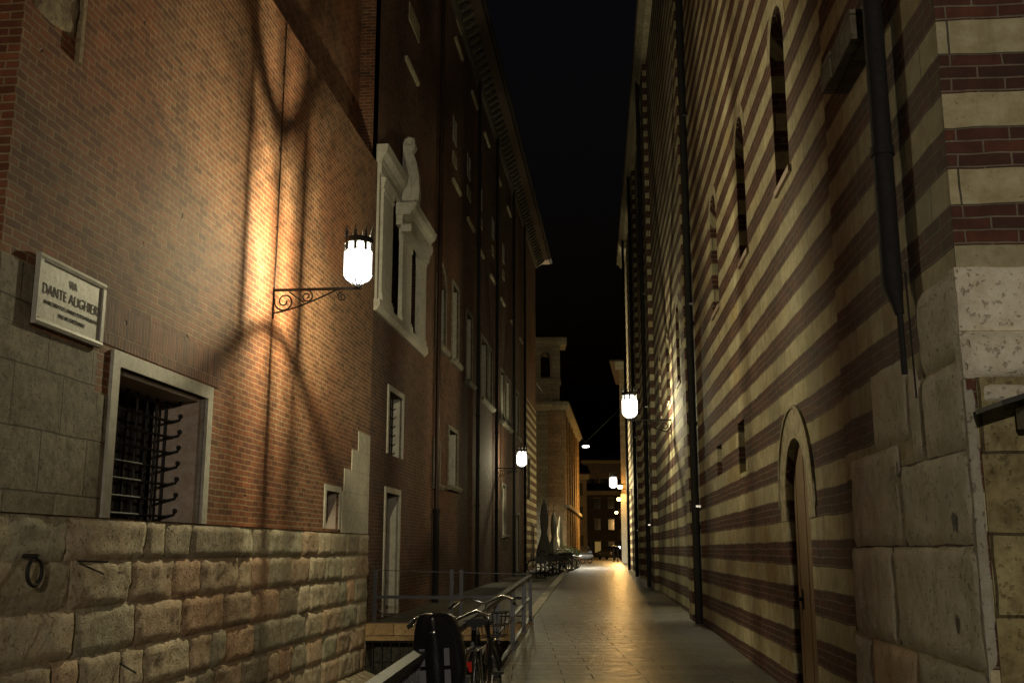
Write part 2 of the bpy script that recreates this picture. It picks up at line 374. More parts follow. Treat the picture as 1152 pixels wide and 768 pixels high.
tag(st.build('stone_steps', M['wellwall']), 'stone steps going down into the sunken well beside the tower', 'steps')

# ================================================================== wall builder
def wall(mb, F, a0, a1, z0, z1, holes=(), out=0, closed_back=None):
    """wall sheet with openings: hole = (a0, a1, z0, z1, depth, arch_rise)"""
    A = sorted({a0, a1, *[h[0] for h in holes], *[h[1] for h in holes]}); Z = sorted({z0, z1, *[h[2] for h in holes], *[h[3] for h in holes]})
    A = [a for a in A if a0 <= a <= a1]; Z = [z for z in Z if z0 <= z <= z1]
    for i in range(len(A) - 1):
        for j in range(len(Z) - 1):
            ca, cz = (A[i] + A[i + 1]) / 2, (Z[j] + Z[j + 1]) / 2
            if any(h[0] < ca < h[1] and h[2] < cz < h[3] for h in holes): continue
            mb.rect(F, A[i], A[i + 1], Z[j], Z[j + 1], out)
    for (x0, x1, y0, y1, dp, rise) in holes:
        cx = (x0 + x1) / 2; r = (x1 - x0) / 2
        N = 12 if rise else 1
        arc = [(x0 + (x1 - x0) * (1 - math.cos(math.pi * k / N)) / 2, y1 - rise + rise * math.sin(math.pi * k / N)) for k in range(N + 1)] if rise else [(x0, y1), (x1, y1)]
        if rise:
            for k in range(N):
                (p, q), (p2, q2) = arc[k], arc[k + 1]
                mb.face([F(p, q, out), F(p2, q2, out), F(p2, y1, out), F(p, y1, out)], [(p, q), (p2, q2), (p2, y1), (p, y1)])
        for k in range(len(arc) - 1):
            (p, q), (p2, q2) = arc[k], arc[k + 1]
            mb.face([F(p, q, out), F(p2, q2, out), F(p2, q2, out - dp), F(p, q, out - dp)], [(p, q), (p2, q2), (p2, q2 + dp), (p, q + dp)])
        t = y1 - rise
        for x in (x0, x1):
            mb.face([F(x, y0, out), F(x, t, out), F(x, t, out - dp), F(x, y0, out - dp)], [(x, y0), (x, t), (x + dp, t), (x + dp, y0)])
        mb.face([F(x0, y0, out), F(x1, y0, out), F(x1, y0, out - dp), F(x0, y0, out - dp)], [(x0, y0), (x1, y0), (x1, y0 + dp), (x0, y0 + dp)])
def surround(F, x0, x1, y0, y1, w, out, inner, sill=True):
    """flat stone frame round a rectangular opening"""
    m = MB()
    m.box(F, x0 - w, x0, y0, y1 + w, inner, out); m.box(F, x1, x1 + w, y0, y1 + w, inner, out)
    m.box(F, x0, x1, y1, y1 + w, inner, out)
    return m
def arch_ring(mb, F, cx, r0, r1, zc, o0, o1, rise=1., legs=0, N=16):
    P = [(cx - math.cos(math.pi * k / N), math.sin(math.pi * k / N)) for k in range(N + 1)]
    inner = [(cx - r0 * math.cos(math.pi * k / N), zc + r0 * rise * math.sin(math.pi * k / N)) for k in range(N + 1)]
    outer = [(cx - r1 * math.cos(math.pi * k / N), zc + (r0 * rise + r1 - r0) * math.sin(math.pi * k / N)) for k in range(N + 1)]
    if legs: inner = [(cx - r0, zc - legs)] + inner + [(cx + r0, zc - legs)]; outer = [(cx - r1, zc - legs)] + outer + [(cx + r1, zc - legs)]
    for k in range(len(inner) - 1):
        a, b, c_, d = inner[k], inner[k + 1], outer[k + 1], outer[k]
        mb.face([F(a[0], a[1], o1), F(b[0], b[1], o1), F(c_[0], c_[1], o1), F(d[0], d[1], o1)], [a, b, c_, d])
        for p, q in ((a, b), (d, c_)):
            mb.face([F(p[0], p[1], o0), F(q[0], q[1], o0), F(q[0], q[1], o1), F(p[0], p[1], o1)], [p, q, (q[0], q[1] + .1), (p[0], p[1] + .1)])
def block(mb, F, a0, a1, z0, z1, o0, bulge, seed, tone, na=10, nz=6, rough=.012, edge=.05):
    """one pillowed masonry block with a worn, pitted face"""
    rows = []; g_ = .004
    for j in range(nz + 1):
        r = []
        for i in range(na + 1):
            u, v = i / na, j / nz
            a = a0 + g_ + (a1 - a0 - 2 * g_) * u; z = z0 + g_ + (z1 - z0 - 2 * g_) * v
            de = min(min(u, 1 - u) * (a1 - a0), min(v, 1 - v) * (z1 - z0))
            k = min(1, de / edge); k = math.sin(k * math.pi / 2)
            p = Vector((a * 1.0, z * 1.0, seed))
            d = noise.noise(p * 3) * rough * 1.6 + noise.noise(p * 9) * rough + noise.noise(p * 23) * rough * .6
            r.append(F(a + (noise.noise(p * 5) * .008), z + noise.noise(p * 4 + Vector((9, 0, 0))) * .008, o0 + bulge * k + d * (.3 + .7 * k)))
        rows.append(r)
    mb.grid(rows, smooth=True, col=tone)
    for side in ([r[0] for r in rows], [r[-1] for r in rows], rows[0], rows[-1]):
        for p, q in zip(side[:-1], side[1:]):
            mb.face([p, q, q - F.n * (bulge + .05), p - F.n * (bulge + .05)], col=tone)

# ================================================================== LEFT: brick tower (near) ------------------------
SE = 20.92
tower = thing('brick_tower', FL(8.26, 0, -3), 'near brick tower on the left with grey rusticated stone base and barred window', 'tower')
m = MB()
W1 = (10.36, 12.62, 1.9, 3.38, .62, 0); W2 = (17.92, 18.75, 1.95, 2.58, .5, 0)
wall(m, FL, 8.26, SE, 1.9, 9.5, [W1, W2])
m.rect(FLF, 0, 9, 3.96, 9.5); m.rect(FLF, 0, 9, -2.6, 3.96, -.001)
# upper storey set back
wall(m, FL, 8.6, SE, 9.5, 27, [(15.2, 16.1, 15, 17.4, .4, .45)], -.42); m.rect(FLF, .42, 9, 9.5, 27, -.34)
m.face([FL(8.26, 9.5), FL(SE, 9.5), FL(SE, 9.5, -.42), FL(8.26, 9.5, -.42)]); m.face([FL(8.26, 9.5), FL(8.6, 9.5), FL(8.6, 9.5, -9), FL(8.26, 9.5, -9)])
m.rect(FL, SE, SE - .001, 9.5, 27); m.rect(FL, 8.26, SE, -2.6, 27, -9)
m.face([FL(8.26, 27, -.42), FL(SE, 27, -.42), FL(SE, 27, -9), FL(8.26, 27, -9)])
m.face([FL(SE, 9.5, -.42), FL(SE, 27, -.42), FL(SE, 27, -9), FL(SE, 9.5, -9)])
m.build('brick_wall', M['brick_tower'], tower)
m = MB(); m.box(FL, 15.25, 16.05, 15.05, 17.35, -.86, -.80); m.build('window_pane', M['glassdark'], tower)
# grey ashlar at the corner, butted 3 mm proud of the brick
m = MB()
m.box(FL, 8.262, 8.74, 3.44, 3.96, -.1, .012); m.box(FL, 8.262, 9.92, 1.9, 3.437, -.1, .012)
m.box(FLF, -.010, 9, -2.6, 3.96, -.1, .012)
m.build('ashlar_corner', M['ashlar'], tower)
m = MB(); m.box(FL, 9.92, 10.2, 1.9, 3.06, -.1, .010); m.build('ashlar_infill', M['ashlar'], tower)
# rough dressed panel high at the corner
m = MB(); block(m, FL, 8.36, 9.1, 6.16, 8.9, -.02, .05, 3.3, (1, 1, 1), 16, 40, .02, .012); m.box(FL, 9.1, 9.16, 6.02, 9., -.02, .05); m.build('rough_stone_panel', M['rough'], tower)
# rusticated base: separate pillowed blocks, courses measured from the photograph
zs = [1.9, 1.5, 1.07, .64, .21, -.2, -.62, -1.05, -1.5, -1.95, -2.4]
rng = random.Random(5)
m = MB()
for j in range(len(zs) - 1):
    a = 8.26 + (0 if j % 2 else .0); first = [1.38, 1.5, 1.62, 1.30, 1.1, 1.4, .9, 1.2, 1, 1.3][j]
    while a < SE - .05:
        wd = first if a == 8.26 else rng.uniform(.42, 1.25) if j else rng.choice([1.55, 1.2, .6, .5, .85, .8, .7, .95])
        first = None; b_ = min(a + wd, SE)
        if SE - b_ < .3: b_ = SE
        tn = rng.uniform(.68, 1.12); warm = rng.choice([0, 0, 0, .10, .22, -.06])
        tone = (tn * (1 + warm), tn * (1 - warm * .15), tn * (1 - warm * .5))
        old = a == 8.26 and j < 2
        if j == 0 and a < 9.6: b_ = min(b_, 9.64)
        block(m, FL, a, b_, zs[j + 1], zs[j], .0, .03 if old else rng.uniform(.032, .055), rng.uniform(0, 90), tone, max(6, int((b_ - a) / .07)), 8, .030 if old else rng.uniform(.012, .022), .12 if old else rng.uniform(.025, .04))
        a = b_
m.rect(FL, 8.26, SE, -2.6, 1.9, -.004)
m.face([FL(8.26, 1.9, -.62), FL(SE, 1.9, -.62), FL(SE, 1.9, .03), FL(8.26, 1.9, .03)])
m.face([FL(SE, -2.6, -.1), FL(SE, 1.9, -.1), FL(SE, 1.9, .02), FL(SE, -2.6, .02)])
m.build('rusticated_base', M['rust'], tower)
m = MB(); a = 8.26
while a < SE:
    b_ = min(a + rng.uniform(.7, 1.4), SE); block(m, FL, a, b_, -2.6, -.62, .02, .28, rng.uniform(0, 50), rng.uniform(.75, 1.1), 12, 16, .02, .06); a = b_
    m.face([FL(a - .01, -.63, 0), FL(b_, -.63, 0), FL(b_, -.63, .28), FL(a - .01, -.63, .28)])
m.build('plinth', M['rust'], tower)
# stepped pale quoins at the right end
m = MB()
for k, (a, z0, z1) in enumerate([(18.95, 1.9, 2.28), (18.95, 2.285, 2.62), (19.05, 2.625, 3.03), (19.55, 3.035, 3.42), (20.0, 3.425, 3.80)]):
    m.box(FL, a, SE - .012, z0, z1, -.05, .014, rng.uniform(.85, 1.1))
m.build('quoin', M['corner'], tower)
m = MB(); m.box(FL, 10.0, 13.0, 3.56, 3.98, -.06, .008); m.build('flat_brick_arch', M['brick_arch'], tower)
# barred window
f = surround(FL, 10.36, 12.62, 1.9, 3.38, .15, .035, -.05).build('window_frame', M['marble'], tower)
m = MB(); m.box(FL, 12.55, 12.619, 1.9, 3.379, -.615, -.052); m.box(FL, 10.361, 12.5, 3.33, 3.379, -.615, -.052); m.build('window_jamb', M['pinkmarble'], f)
m = MB(); m.box(FL, 10.2, 12.8, 1.8, 3.5, -.75, -.63); m.build('window_pane', M['glassdark'], f)
m = MB()
for i in range(9): a = 10.47 + i * .25; m.tube([FL(a, 1.9, -.42), FL(a, 3.33, -.42)], .017, 6)
for i in range(8):
    z = 1.98 + i * .185; m.tube([FL(10.4, z, -.40), FL(12.2, z, -.39), FL(12.50, z, -.36), FL(12.54, z + .02, -.28), FL(12.52, z + .06, -.26)], .017, 6)
    m.ball(FL(12.52, z + .065, -.26), .03, 6, 5)
m.build('window_grille', M['iron'], tower)
# small splayed window
f = surround(FL, 17.92, 18.75, 1.95, 2.58, .10, .02, -.03).build('window_frame', M['marble'], tower)
m = MB(); m.box(FL, 18.70, 18.749, 1.951, 2.579, -.49, -.032); m.build('window_jamb', M['pinkmarble'], f)
m = MB(); m.box(FL, 17.9, 18.8, 1.9, 2.6, -.58, -.5); m.build('window_pane', M['glassdark'], f)
m = MB()
for i in range(3): m.tube([FL(18.1 + i * .22, 1.95, -.3), FL(18.1 + i * .22, 2.58, -.3)], .012, 6)
m.build('window_grille', M['iron'], f)
# thin conduit on the wall above the lamp bracket
m = MB(); m.tube([FL(14.86, 5.3, .02), FL(14.86, 9.45, .02)], .011, 6)
for z in (6.2, 7.4, 8.6): m.box(FL, 14.83, 14.89, z, z + .02, 0, .035)
m.build('conduit', M['pipe_pale'], tower)
# iron ring and cramps on the base
r = MB(); c0 = FL(8.95, 1.42, .13)
r.tube([c0 + FL.d * .11 * math.cos(t) + Vector((0, 0, .11 * math.sin(t))) for t in [i * math.pi / 10 for i in range(20)]], .017, 6, closed=True)
r.tube([FL(8.95, 1.55, 0), FL(8.95, 1.55, .15)], .02, 6); r.build('iron_ring', M['iron'], tower)
r = MB(); r.bar(FL(9.78, 1.50, .05), FL(9.98, 1.49, .24), .018); r.bar(FL(9.80, 1.48, .06), FL(10.0, 1.38, .2), .012)
r.build('iron_cramp', M['iron'], tower)
r = MB(); r.bar(FL(10.72, .52, .06), FL(10.8, .42, .2), .016); r.build('iron_cramp', M['iron'], tower)

# street name plaque ---------------------------------------------------------------------------------------------
pq = thing('street_name_plaque', FL(9.33, 3.48, .012), 'white marble street name plaque reading Via Dante Alighieri on the tower corner', 'plaque')
m = MB(); x0, x1, z0, z1 = 8.75, 9.92, 3.48, 4.10
m.box(FL, x0 + .05, x1 - .05, z0 + .05, z1 - .05, .014, .045); m.build('panel', M['marble'], pq)
m = MB(); q = .055
for (a, b_, c_, d) in ((x0, x1, z0, z0 + q), (x0, x1, z1 - q, z1)): m.prism(FL, [(.014, c_), (.055, c_), (.066, (c_ + d) / 2), (.055, d), (.014, d)], a, b_)
m.box(FL, x0, x0 + q, z0 + q, z1 - q, .014, .060); m.box(FL, x1 - q, x1, z0 + q, z1 - q, .014, .060)
m.build('frame', M['marble'], pq)
def lettering(txt, a, z, size, F, out, parent, name, mat, sx=1., serif=True):
    cu = bpy.data.curves.new(name, 'FONT'); cu.body = txt; cu.size = size; cu.align_x = 'CENTER'; cu.extrude = .0015; cu.offset = -.0022 if size > .1 else -.0008
    ob = bpy.data.objects.new('tmp', cu); link(ob); bpy.context.view_layer.update()
    me = bpy.data.meshes.new_from_object(ob.evaluated_get(bpy.context.evaluated_depsgraph_get())); bpy.data.objects.remove(ob)
    off = root_loc[parent.name]
    for v in me.vertices:
        p = F(a + v.co.x * sx, z + v.co.y, out + v.co.z); v.co = p - off
    me.materials.clear(); me.materials.append(mat)
    o = link(bpy.data.objects.new(name, me)); o.parent = parent; root_loc[o.name] = off
    return o
for txt, z, sz, sx in (('VIA', 3.905, .105, .85), ('DANTE ALIGHIERI', 3.765, .135, .92), ('IN RICORDO DEL DIVINO POETA VIA NUOVA', 3.680, .052, .88), ('DAL VII CENTENARIO', 3.605, .052, .9)):
    lettering(txt, (x0 + x1) / 2 + (.02 if sz < .1 else 0), z, sz, FL, .048, pq, 'lettering', M['letters'], sx)

# ================================================================== LEFT: long palace ---------------------------------
pal = thing('brick_palace', FL(SE, .2, -3), 'long dark brick palace lining the left side beyond the tower', 'palace')
TOP = 18.4
holes = [(22.5, 23.9, 3.6, 4.95, .45, 0), (22.42, 23.75, .25, 2.78, .55, 0), (28.05, 28.85, 3.3, 4.38, .35, 0), (30.4, 31.95, 3.4, 5.0, .4, 0),
         (28.2, 29.55, 7.1, 9.4, .35, .5), (30.75, 31.9, 7.1, 9.4, .35, 0), (33.6, 34.9, 6.95, 9.2, .35, 0)]
more = [(37.2, 38.9, 6.9, 9.1, .35, 0), (39.3, 40.3, 6.9, 9.1, .35, 0), (43.2, 44.6, 6.8, 8.9, .35, 0), (45.4, 46.8, 6.8, 8.9, .35, 0), (49.4, 50.8, 6.8, 8.9, .35, 0), (44, 45.1, 2.2, 4.2, .4, 0), (49.6, 50.9, .6, 3.2, .4, 0)]
slits = [(30.72, 30.95, 14.15, 14.75), (33.72, 33.95, 14.1, 14.7), (36.72, 36.95, 14.05, 14.65), (40.4, 40.65, 14, 14.6), (44, 44.25, 14, 14.6), (48.2, 48.45, 14, 14.6)]
m = MB()
wall(m, FL, SE, 53.4, -.3, TOP, [(21.0, 26.3, 6.6, 9.3, .5, 0)] + holes + more + [(a, b, c_, d, .3, 0) for a, b, c_, d in slits])
m.rect(FL, 53.4, 61, 9.4, TOP)
m.rect(FLB, 0, 14, -.3, TOP); m.rect(FL, SE, 61, -.3, TOP, -14)
m.face([FL(SE, -2.6, -.1), FL(SE, TOP, -.1), FL(SE, TOP, -14), FL(SE, -2.6, -14)])
m.build('brick_wall', M['brick_palace'], pal)
m = MB(); m.rect(FL, SE, 21.6, -2.6, -.3); m.build('lower_wall', M['wellwall'], pal)
m = MB(); wall(m, FL, 53.4, 61, -.3, 9.4, [(55.2, 56.4, 4.3, 6.3, .4, 0), (57.8, 59, .7, 2.9, .4, 0)], .02); m.face([FL(53.4, -.3, 0), FL(53.4, 9.4, 0), FL(53.4, 9.4, .02), FL(53.4, -.3, .02)])
m.face([FL(61, -.3, .02), FL(61, 9.4, .02), FL(61, 9.4, -.05), FL(61, -.3, -.05)]); m.face([FL(53.4, 9.4, .02), FL(61, 9.4, .02), FL(61, 9.4, 0), FL(53.4, 9.4, 0)])
m.build('striped_end_wall', M['stripes'], pal)
# panes, frames, sills
for i, h in enumerate(holes + more + [(55.2, 56.4, 4.3, 6.3, .4, 0), (57.8, 59, .7, 2.9, .4, 0)]):
    x0, x1, y0, y1, dp, rise = h
    isdoor = i == 1 or y0 < 1
    w_ = .12
    if rise:
        m = MB(); arch_ring(m, FL, (x0 + x1) / 2, (x1 - x0) / 2, (x1 - x0) / 2 + w_, y1 - rise, -.04, .03, rise / ((x1 - x0) / 2), y1 - rise - y0)
    else: m = surround(FL, x0, x1, y0, y1, w_, .03 if i < 14 else .05, -.04)
    f = m.build('door_frame' if isdoor else 'window_frame', M['frame'] if i > 1 else M['marble'], pal)
    m = MB(); m.box(FL, x0 - .1, x1 + .1, y0 - .1, y1 + .1, -dp - .12, -dp - .02); m.build('door' if isdoor else 'pane', M['door'] if isdoor else M['glassdark'], f)
    t_ = y1 - rise
    m = MB(); m.box(FL, x1 - .03, x1 - .001, y0 + .001, t_ - .001, -dp + .002, -.042); m.build('jamb', M['marble'], f)
    if not isdoor and i != 0:
        m = MB(); m.prism(FL, [(-.02, y0 - .13), (.10, y0 - .13), (.16, y0 - .06), (.16, y0 - .003), (-.02, y0 - .003)], x0 - .2, x1 + .2); m.build('sill', M['frame'], f)
    if i in (0, 2, 4):
        m = MB(); n = 7 if i != 2 else 4
        for k in range(n): a = x0 + (x1 - x0) * (k + .5) / n; m.tube([FL(a, y0, -.2), FL(a, t_, -.2)], .014, 5)
        for k in range(int((t_ - y0) / .2)): z = y0 + .1 + k * .2; m.tube([FL(x0, z, -.19), FL(x1 - .06, z, -.19), FL(x1 - .05, z + .04, -.13)], .014, 5)
        m.build('window_grille', M['iron'], f)
for a, b, z0, z1 in slits:
    m = MB(); m.box(FL, a - .22, a, z0 - .28, z1 - .1, -.02, .02); m.box(FL, b, b + .22, z0 - .28, z1 - .1, -.02, .02); m.box(FL, a, b, z0 - .28, z0, -.02, .02)
    f = m.build('slit_frame', M['marble'], pal); m = MB(); m.box(FL, a - .05, b + .05, z0 - .05, z1 + .05, -.36, -.3); m.build('pane', M['glassdark'], f)
    m = MB(); m.box(FL, a - .25, b + .30, z0 - 1.0, z0 - .64, -.02, .03); m.build('putlog_stone', M['tufa'], pal)
for (a, b, z0, z1) in ((23.75, 25.0, 14.25, 14.72), (23.9, 25.1, 15.5, 16.1), (30.9, 31.9, 18.0, 18.3), (24, 25.2, 17, 17.4)):
    m = MB(); m.box(FL, a, b, z0, z1, -.02, .03); m.build('putlog_stone', M['tufa'], pal)
for a, z in ((23.4, 13.07), (30.45, 12.58), (33.5, 12.32), (36.1, 12.1), (39.6, 12), (43, 11.9), (47, 11.8), (51, 11.8), (30.6, 17.25), (34.2, 17.1), (37.6, 17), (41.5, 16.8), (45.5, 16.7), (24, 9.0 + 9)):
    m = MB(); m.prism(FL, [(-.02, z - .05), (.05, z - .05), (.08, z), (.08, z + .05), (-.02, z + .05)], a, a + 1.5); m.build('string_ledge', M['tufa'], pal)
for a in (27.88, 35.65, 41.0, 47.5, 52.9):
    m = MB(); m.tube([FL(a, 2.6 if a < 30 else .4, .12), FL(a, 10, .12), FL(a, TOP + .05, .12)], .062, 8)
    for z in range(3, 18, 3): m.tube([FL(a, z, .12), FL(a, z + .08, .12)], .078, 8)
    d = m.build('downpipe', M['pipe_pale'] if a < 30 else M['pipe'], pal)
    if a < 30:
        m = MB(); m.tube([FL(a, .28, .12), FL(a, 2.6, .12)], .085, 10); m.tube([FL(a, 2.52, .12), FL(a, 2.64, .12)], .1, 10); m.build('pipe_foot', M['pipe'], d)
# eaves on corbels
m = MB(); m.prism(FL, [(-.05, TOP - .35), (.12, TOP - .35), (.18, TOP - .2), (.18, TOP - .02), (-.05, TOP - .02)], SE, 61); cz = m.build('cornice', M['darkstone'], pal)
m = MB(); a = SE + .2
while a < 60.8: m = MB(); m.prism(FL, [(.19, TOP - .30), (.35, TOP - .22), (.55, TOP - .04), (.19, TOP - .04)], a, a + .2); m.build('corbel', M['darkstone'], cz); a += .55
m = MB(); m.prism(FL, [(.84, TOP), (.84, TOP + .12), (-14, TOP + 3.2), (-14, TOP)], SE - .1, 61.6); m.build('roof', M['tiles'], pal)
m = MB(); m.tube([FL(SE - .1, TOP + .1, .92), FL(61.6, TOP + .1, .92)], .08, 8); m.build('gutter', M['pipe'], pal)

# Renaissance marble window -----------------------------------------------------------------------------------------
f = MB()
f.prism(FL, [(-.02, 6.36), (.06, 6.36), (.13, 6.46), (.13, 6.60), (-.3, 6.60), (-.3, 6.36)], 20.93, 26.3)
rw = f.build('marble_window', M['marble'], pal)
def colm(a, w, z0, z1, o):
    m = MB(); m.box(FL, a - w / 2 - .07, a + w / 2 + .07, z0, z0 + .13, -.02, o + .04); m.box(FL, a - w / 2 - .03, a + w / 2 + .03, z0 + .13, z0 + .2, -.02, o + .02)
    m.box(FL, a - w / 2, a + w / 2, z0 + .2, z1 - .3, -.02, o)
    m.box(FL, a - w / 2 - .03, a + w / 2 + .03, z1 - .3, z1 - .24, -.02, o + .02); m.prism(FL, [(-.02, z1 - .24), (o, z1 - .24), (o + .06, z1), (-.02, z1)], a - w / 2 - .05, a + w / 2 + .05)
    m.build('pilaster', M['marble'], rw)
colm(21.78, .95, 6.60, 9.3, .07); colm(23.85, 1.05, 6.60, 8.8, .07); colm(25.7, .8, 6.60, 8.8, .07)
m = MB(); m.box(FL, 20.99, 26.4, 6.55, 9.35, -.62, -.52); m.build('dark_glazing', M['glassdark'], rw)
m = MB(); m.box(FL, 20.98, 21.08, 6.60, 9.3, -.03, .05); m.build('jamb', M['marble'], rw)
m = MB(); m.box(FL, 26.24, 26.34, 6.60, 8.8, -.03, .05); m.build('jamb', M['marble'], rw)
m = MB()
m.box(FL, 20.97, 22.9, 9.3, 9.52, -.02, .09); m.prism(FL, [(-.02, 9.52), (.10, 9.52), (.12, 9.62), (.2, 9.74), (.23, 9.92), (-.02, 9.92)], 20.94, 23.0)
m.box(FL, 22.95, 26.3, 8.8, 9.02, -.02, .13); m.box(FL, 22.92, 25.3, 8.62, 8.799, .10, .34); m.prism(FL, [(-.02, 9.02), (.30, 9.02), (.34, 9.1), (.42, 9.17), (.46, 9.30), (-.02, 9.30)], 22.9, 25.5)
m.prism(FL, [(-.02, 9.02), (.15, 9.02), (.2, 9.15), (.2, 9.25), (-.02, 9.25)], 25.505, 26.4)
m.build('entablature', M['marble'], rw)
m = MB()                                                     # scrolled crest standing on the entablature
pf = [(.02, 9.30), (.42, 9.30), (.45, 9.65), (.43, 10.05), (.36, 10.4), (.27, 10.62), (.34, 10.75), (.31, 10.95), (.16, 11.0), (.05, 10.85)]
m.prism(FL, pf, 23.2, 23.42); m.prism(FL, [(.02, 9.30), (.36, 9.30), (.35, 9.8), (.24, 10.4), (.02, 10.6)], 23.421, 23.75)
m.tube([FL(23.19, 10.84, .2) + FL.n * .10 * math.cos(t) + Vector((0, 0, .10 * math.sin(t))) for t in [i * math.pi / 8 for i in range(16)]], .04, 6, closed=True)
m.prism(FL, [(.14, 9.5), (.26, 9.5), (.28, 9.9), (.2, 10.3), (.12, 10.35)], 23.16, 23.2)
m.build('scrolled_crest', M['marble'], rw)
for k in range(8): m = MB(); m.tube([FL(23.0 + .33 * k, 9.30, .4), FL(23.0 + .33 * k, 9.43, .4)], [.006, .002], 4); m.build('bird_spike', M['iron'], rw)

# ================================================================== RIGHT: striped church ----------------------------
ch = thing('striped_church', FR(5.75, 0, -3), 'tall church wall of striped brick and pale stone filling the right side', 'church')
CT_ = 18.6; OB = .06
lanc = [(10.30, 11.08, 5.45, 7.42, .6, .42), (13.3, 14.05, 5.45, 7.42, .6, .42), (16.5, 17.4, 5.45, 7.42, .6, .42),
        (24.2, 25.1, 5.45, 7.42, .5, .42), (27.5, 28.5, 5.45, 7.42, .5, .42), (31, 31.9, 5.45, 7.42, .5, .42), (39, 39.9, 5.45, 7.42, .5, .42), (50, 50.9, 5.45, 7.42, .5, .42)]
slit = [(14.3, 14.95, 2.64, 3.35, .45, 0), (16.9, 17.6, 2.8, 3.27, .45, 0)]
drh = [(10.22, 11.42, -.05, 2.72, .075, .60)]
high = [(40, 41.2, 13.2, 13.9, .3, 0), (40, 41.2, 12, 12.7, .3, 0)]
m = MB()
wall(m, FR, 8.4, 62, -.3, CT_, lanc + slit + drh + high)
wall(m, FR, 5.60, 8.4, -.3, CT_, [], OB); m.face([FR(8.4, -.3, 0), FR(8.4, CT_, 0), FR(8.4, CT_, OB), FR(8.4, -.3, OB)], [(8.4, -.3), (8.4, CT_), (8.46, CT_), (8.46, -.3)])
m.box(FR, 21.6, 22.4, -.3, CT_, -.1, .12); m.box(FR, 34.4, 36.0, -.3, CT_, -.1, .14); m.box(FR, 45, 46, -.3, CT_, -.1, .14)
m.rect(FRF, -OB, 16, -.3, CT_, 0); m.rect(FRB, 0, 16, -.3, CT_); m.rect(FR, 5.60, 62, -.3, CT_, -16)
m.build('striped_wall', M['stripes'], ch)
for i, (x0, x1, y0, y1, dp, rise) in enumerate(lanc):
    m = MB(); arch_ring(m, FR, (x0 + x1) / 2, (x1 - x0) / 2, (x1 - x0) / 2 + .17, y1 - rise, -.03, .004, rise / ((x1 - x0) / 2), 0)
    fr = m.build('lancet_arch', M['tufa'], ch)
    m = MB(); m.box(FR, x0 - .1, x1 + .1, y0 - .1, y1 + .1, -dp - .1, -dp - .02); m.build('pane', M['glassdark'], fr)
    m = MB(); m.prism(FR, [(-dp, y0 + .24), (-dp, y0 - .02), (.035, y0 - .07), (.035, y0)], x0 - .08, x1 + .001); m.build('sill', M['pinkmarble'], fr)
for x0, x1, y0, y1, dp, rise in slit + high:
    m = MB(); m.box(FR, x0 - .05, x1 + .05, y0 - .05, y1 + .05, -dp - .1, -dp - .01); m.build('slit_pane', M['glassdark'], ch)
m = MB(); arch_ring(m, FR, 10.82, .6, .90, 2.12, -.03, .012, 1., .22, 20)
dfm = m.build('door_arch', M['tufa'], ch)
m = MB(); arch_ring(m, FR, 10.82, .905, .935, 2.12, -.03, .03, 1., .1, 20); m.build('arch_moulding', M['tufa'], dfm)
m = MB()
for k in range(6): m.box(FR, 10.15 + k * .225, 10.15 + k * .225 + .215, -.1, 2.85, -.14, -.08 + (k % 2) * .004)
dd = m.build('door', M['door'], ch)
m = MB(); m.tube([FR(11.2, 1.1, -.07), FR(11.2, 1.1, -.03)], .02, 8); m.box(FR, 11.16, 11.24, 1.0, 1.2, -.077, -.068); m.build('lock', M['iron'], dd)
for a in (20.7, 36.2, 46.2, 56.3):
    o = .09 if a < 30 else .23
    m = MB(); m.tube([FR(a, gz(a) + .02, o), FR(a, 9, o), FR(a, CT_, o)], .075, 8)
    for z in range(2, 18, 2): m.tube([FR(a, z, o), FR(a, z + .07, o)], .092, 8)
    d = m.build('downpipe', M['pipe'], ch)
    for z in (2.4, 6.4, 10.4): m = MB(); m.box(FR, a - .13, a + .13, z, z + .04, 0, o); m.build('bracket', M['chrome'], d)
m = MB(); m.tube([FR(6.47, 3.30, OB + .10), FR(6.47, 12, OB + .10), FR(6.47, CT_, OB + .1)], .064, 14)
for z in (4.1, 7, 10, 13): m.tube([FR(6.47, z, OB + .1), FR(6.47, z + .06, OB + .1)], .074, 14)
d = m.build('downpipe', M['pipe'], ch)
m = MB(); m.tube([FR(6.47, 3.32, OB + .1), FR(6.46, 3.22, OB + .1), FR(6.43, 3.12, OB + .09), FR(6.42, 3.04, OB + .08)], [.066, .064, .04, .028], 12); m.build('pipe_funnel', M['pipe'], d)
m = MB(); m.tube([FR(6.42, 3.08, OB + .08), FR(6.41, 2.66, OB + .08)], .02, 8); m.tube([FR(6.34, 2.5, OB + .04), FR(6.38, 3.3, OB + .04)], .006, 5); m.build('drain_tube', M['pipe'], d)
m = MB()
for i in range(3): m.box(FR, 6.66 + i * .31, 6.66 + i * .31 + .303, 5.03 + rng.uniform(-.01, .01), 5.24, 0, .25 + rng.uniform(-.02, .02), .5)
m.build('stone_ledge', M['ashlar'], ch)
m = MB(); m.prism(FR, [(0, CT_ - .3), (.2, CT_ - .3), (.4, CT_), (0, CT_)], 5.60, 62); m.build('cornice', M['tufa'], ch)
m = MB(); m.prism(FR, [(.45, CT_ + .002), (.45, CT_ + .12), (-16, CT_ + 4), (-16, CT_)], 5.5, 62.3); m.build('roof', M['tiles'], ch)
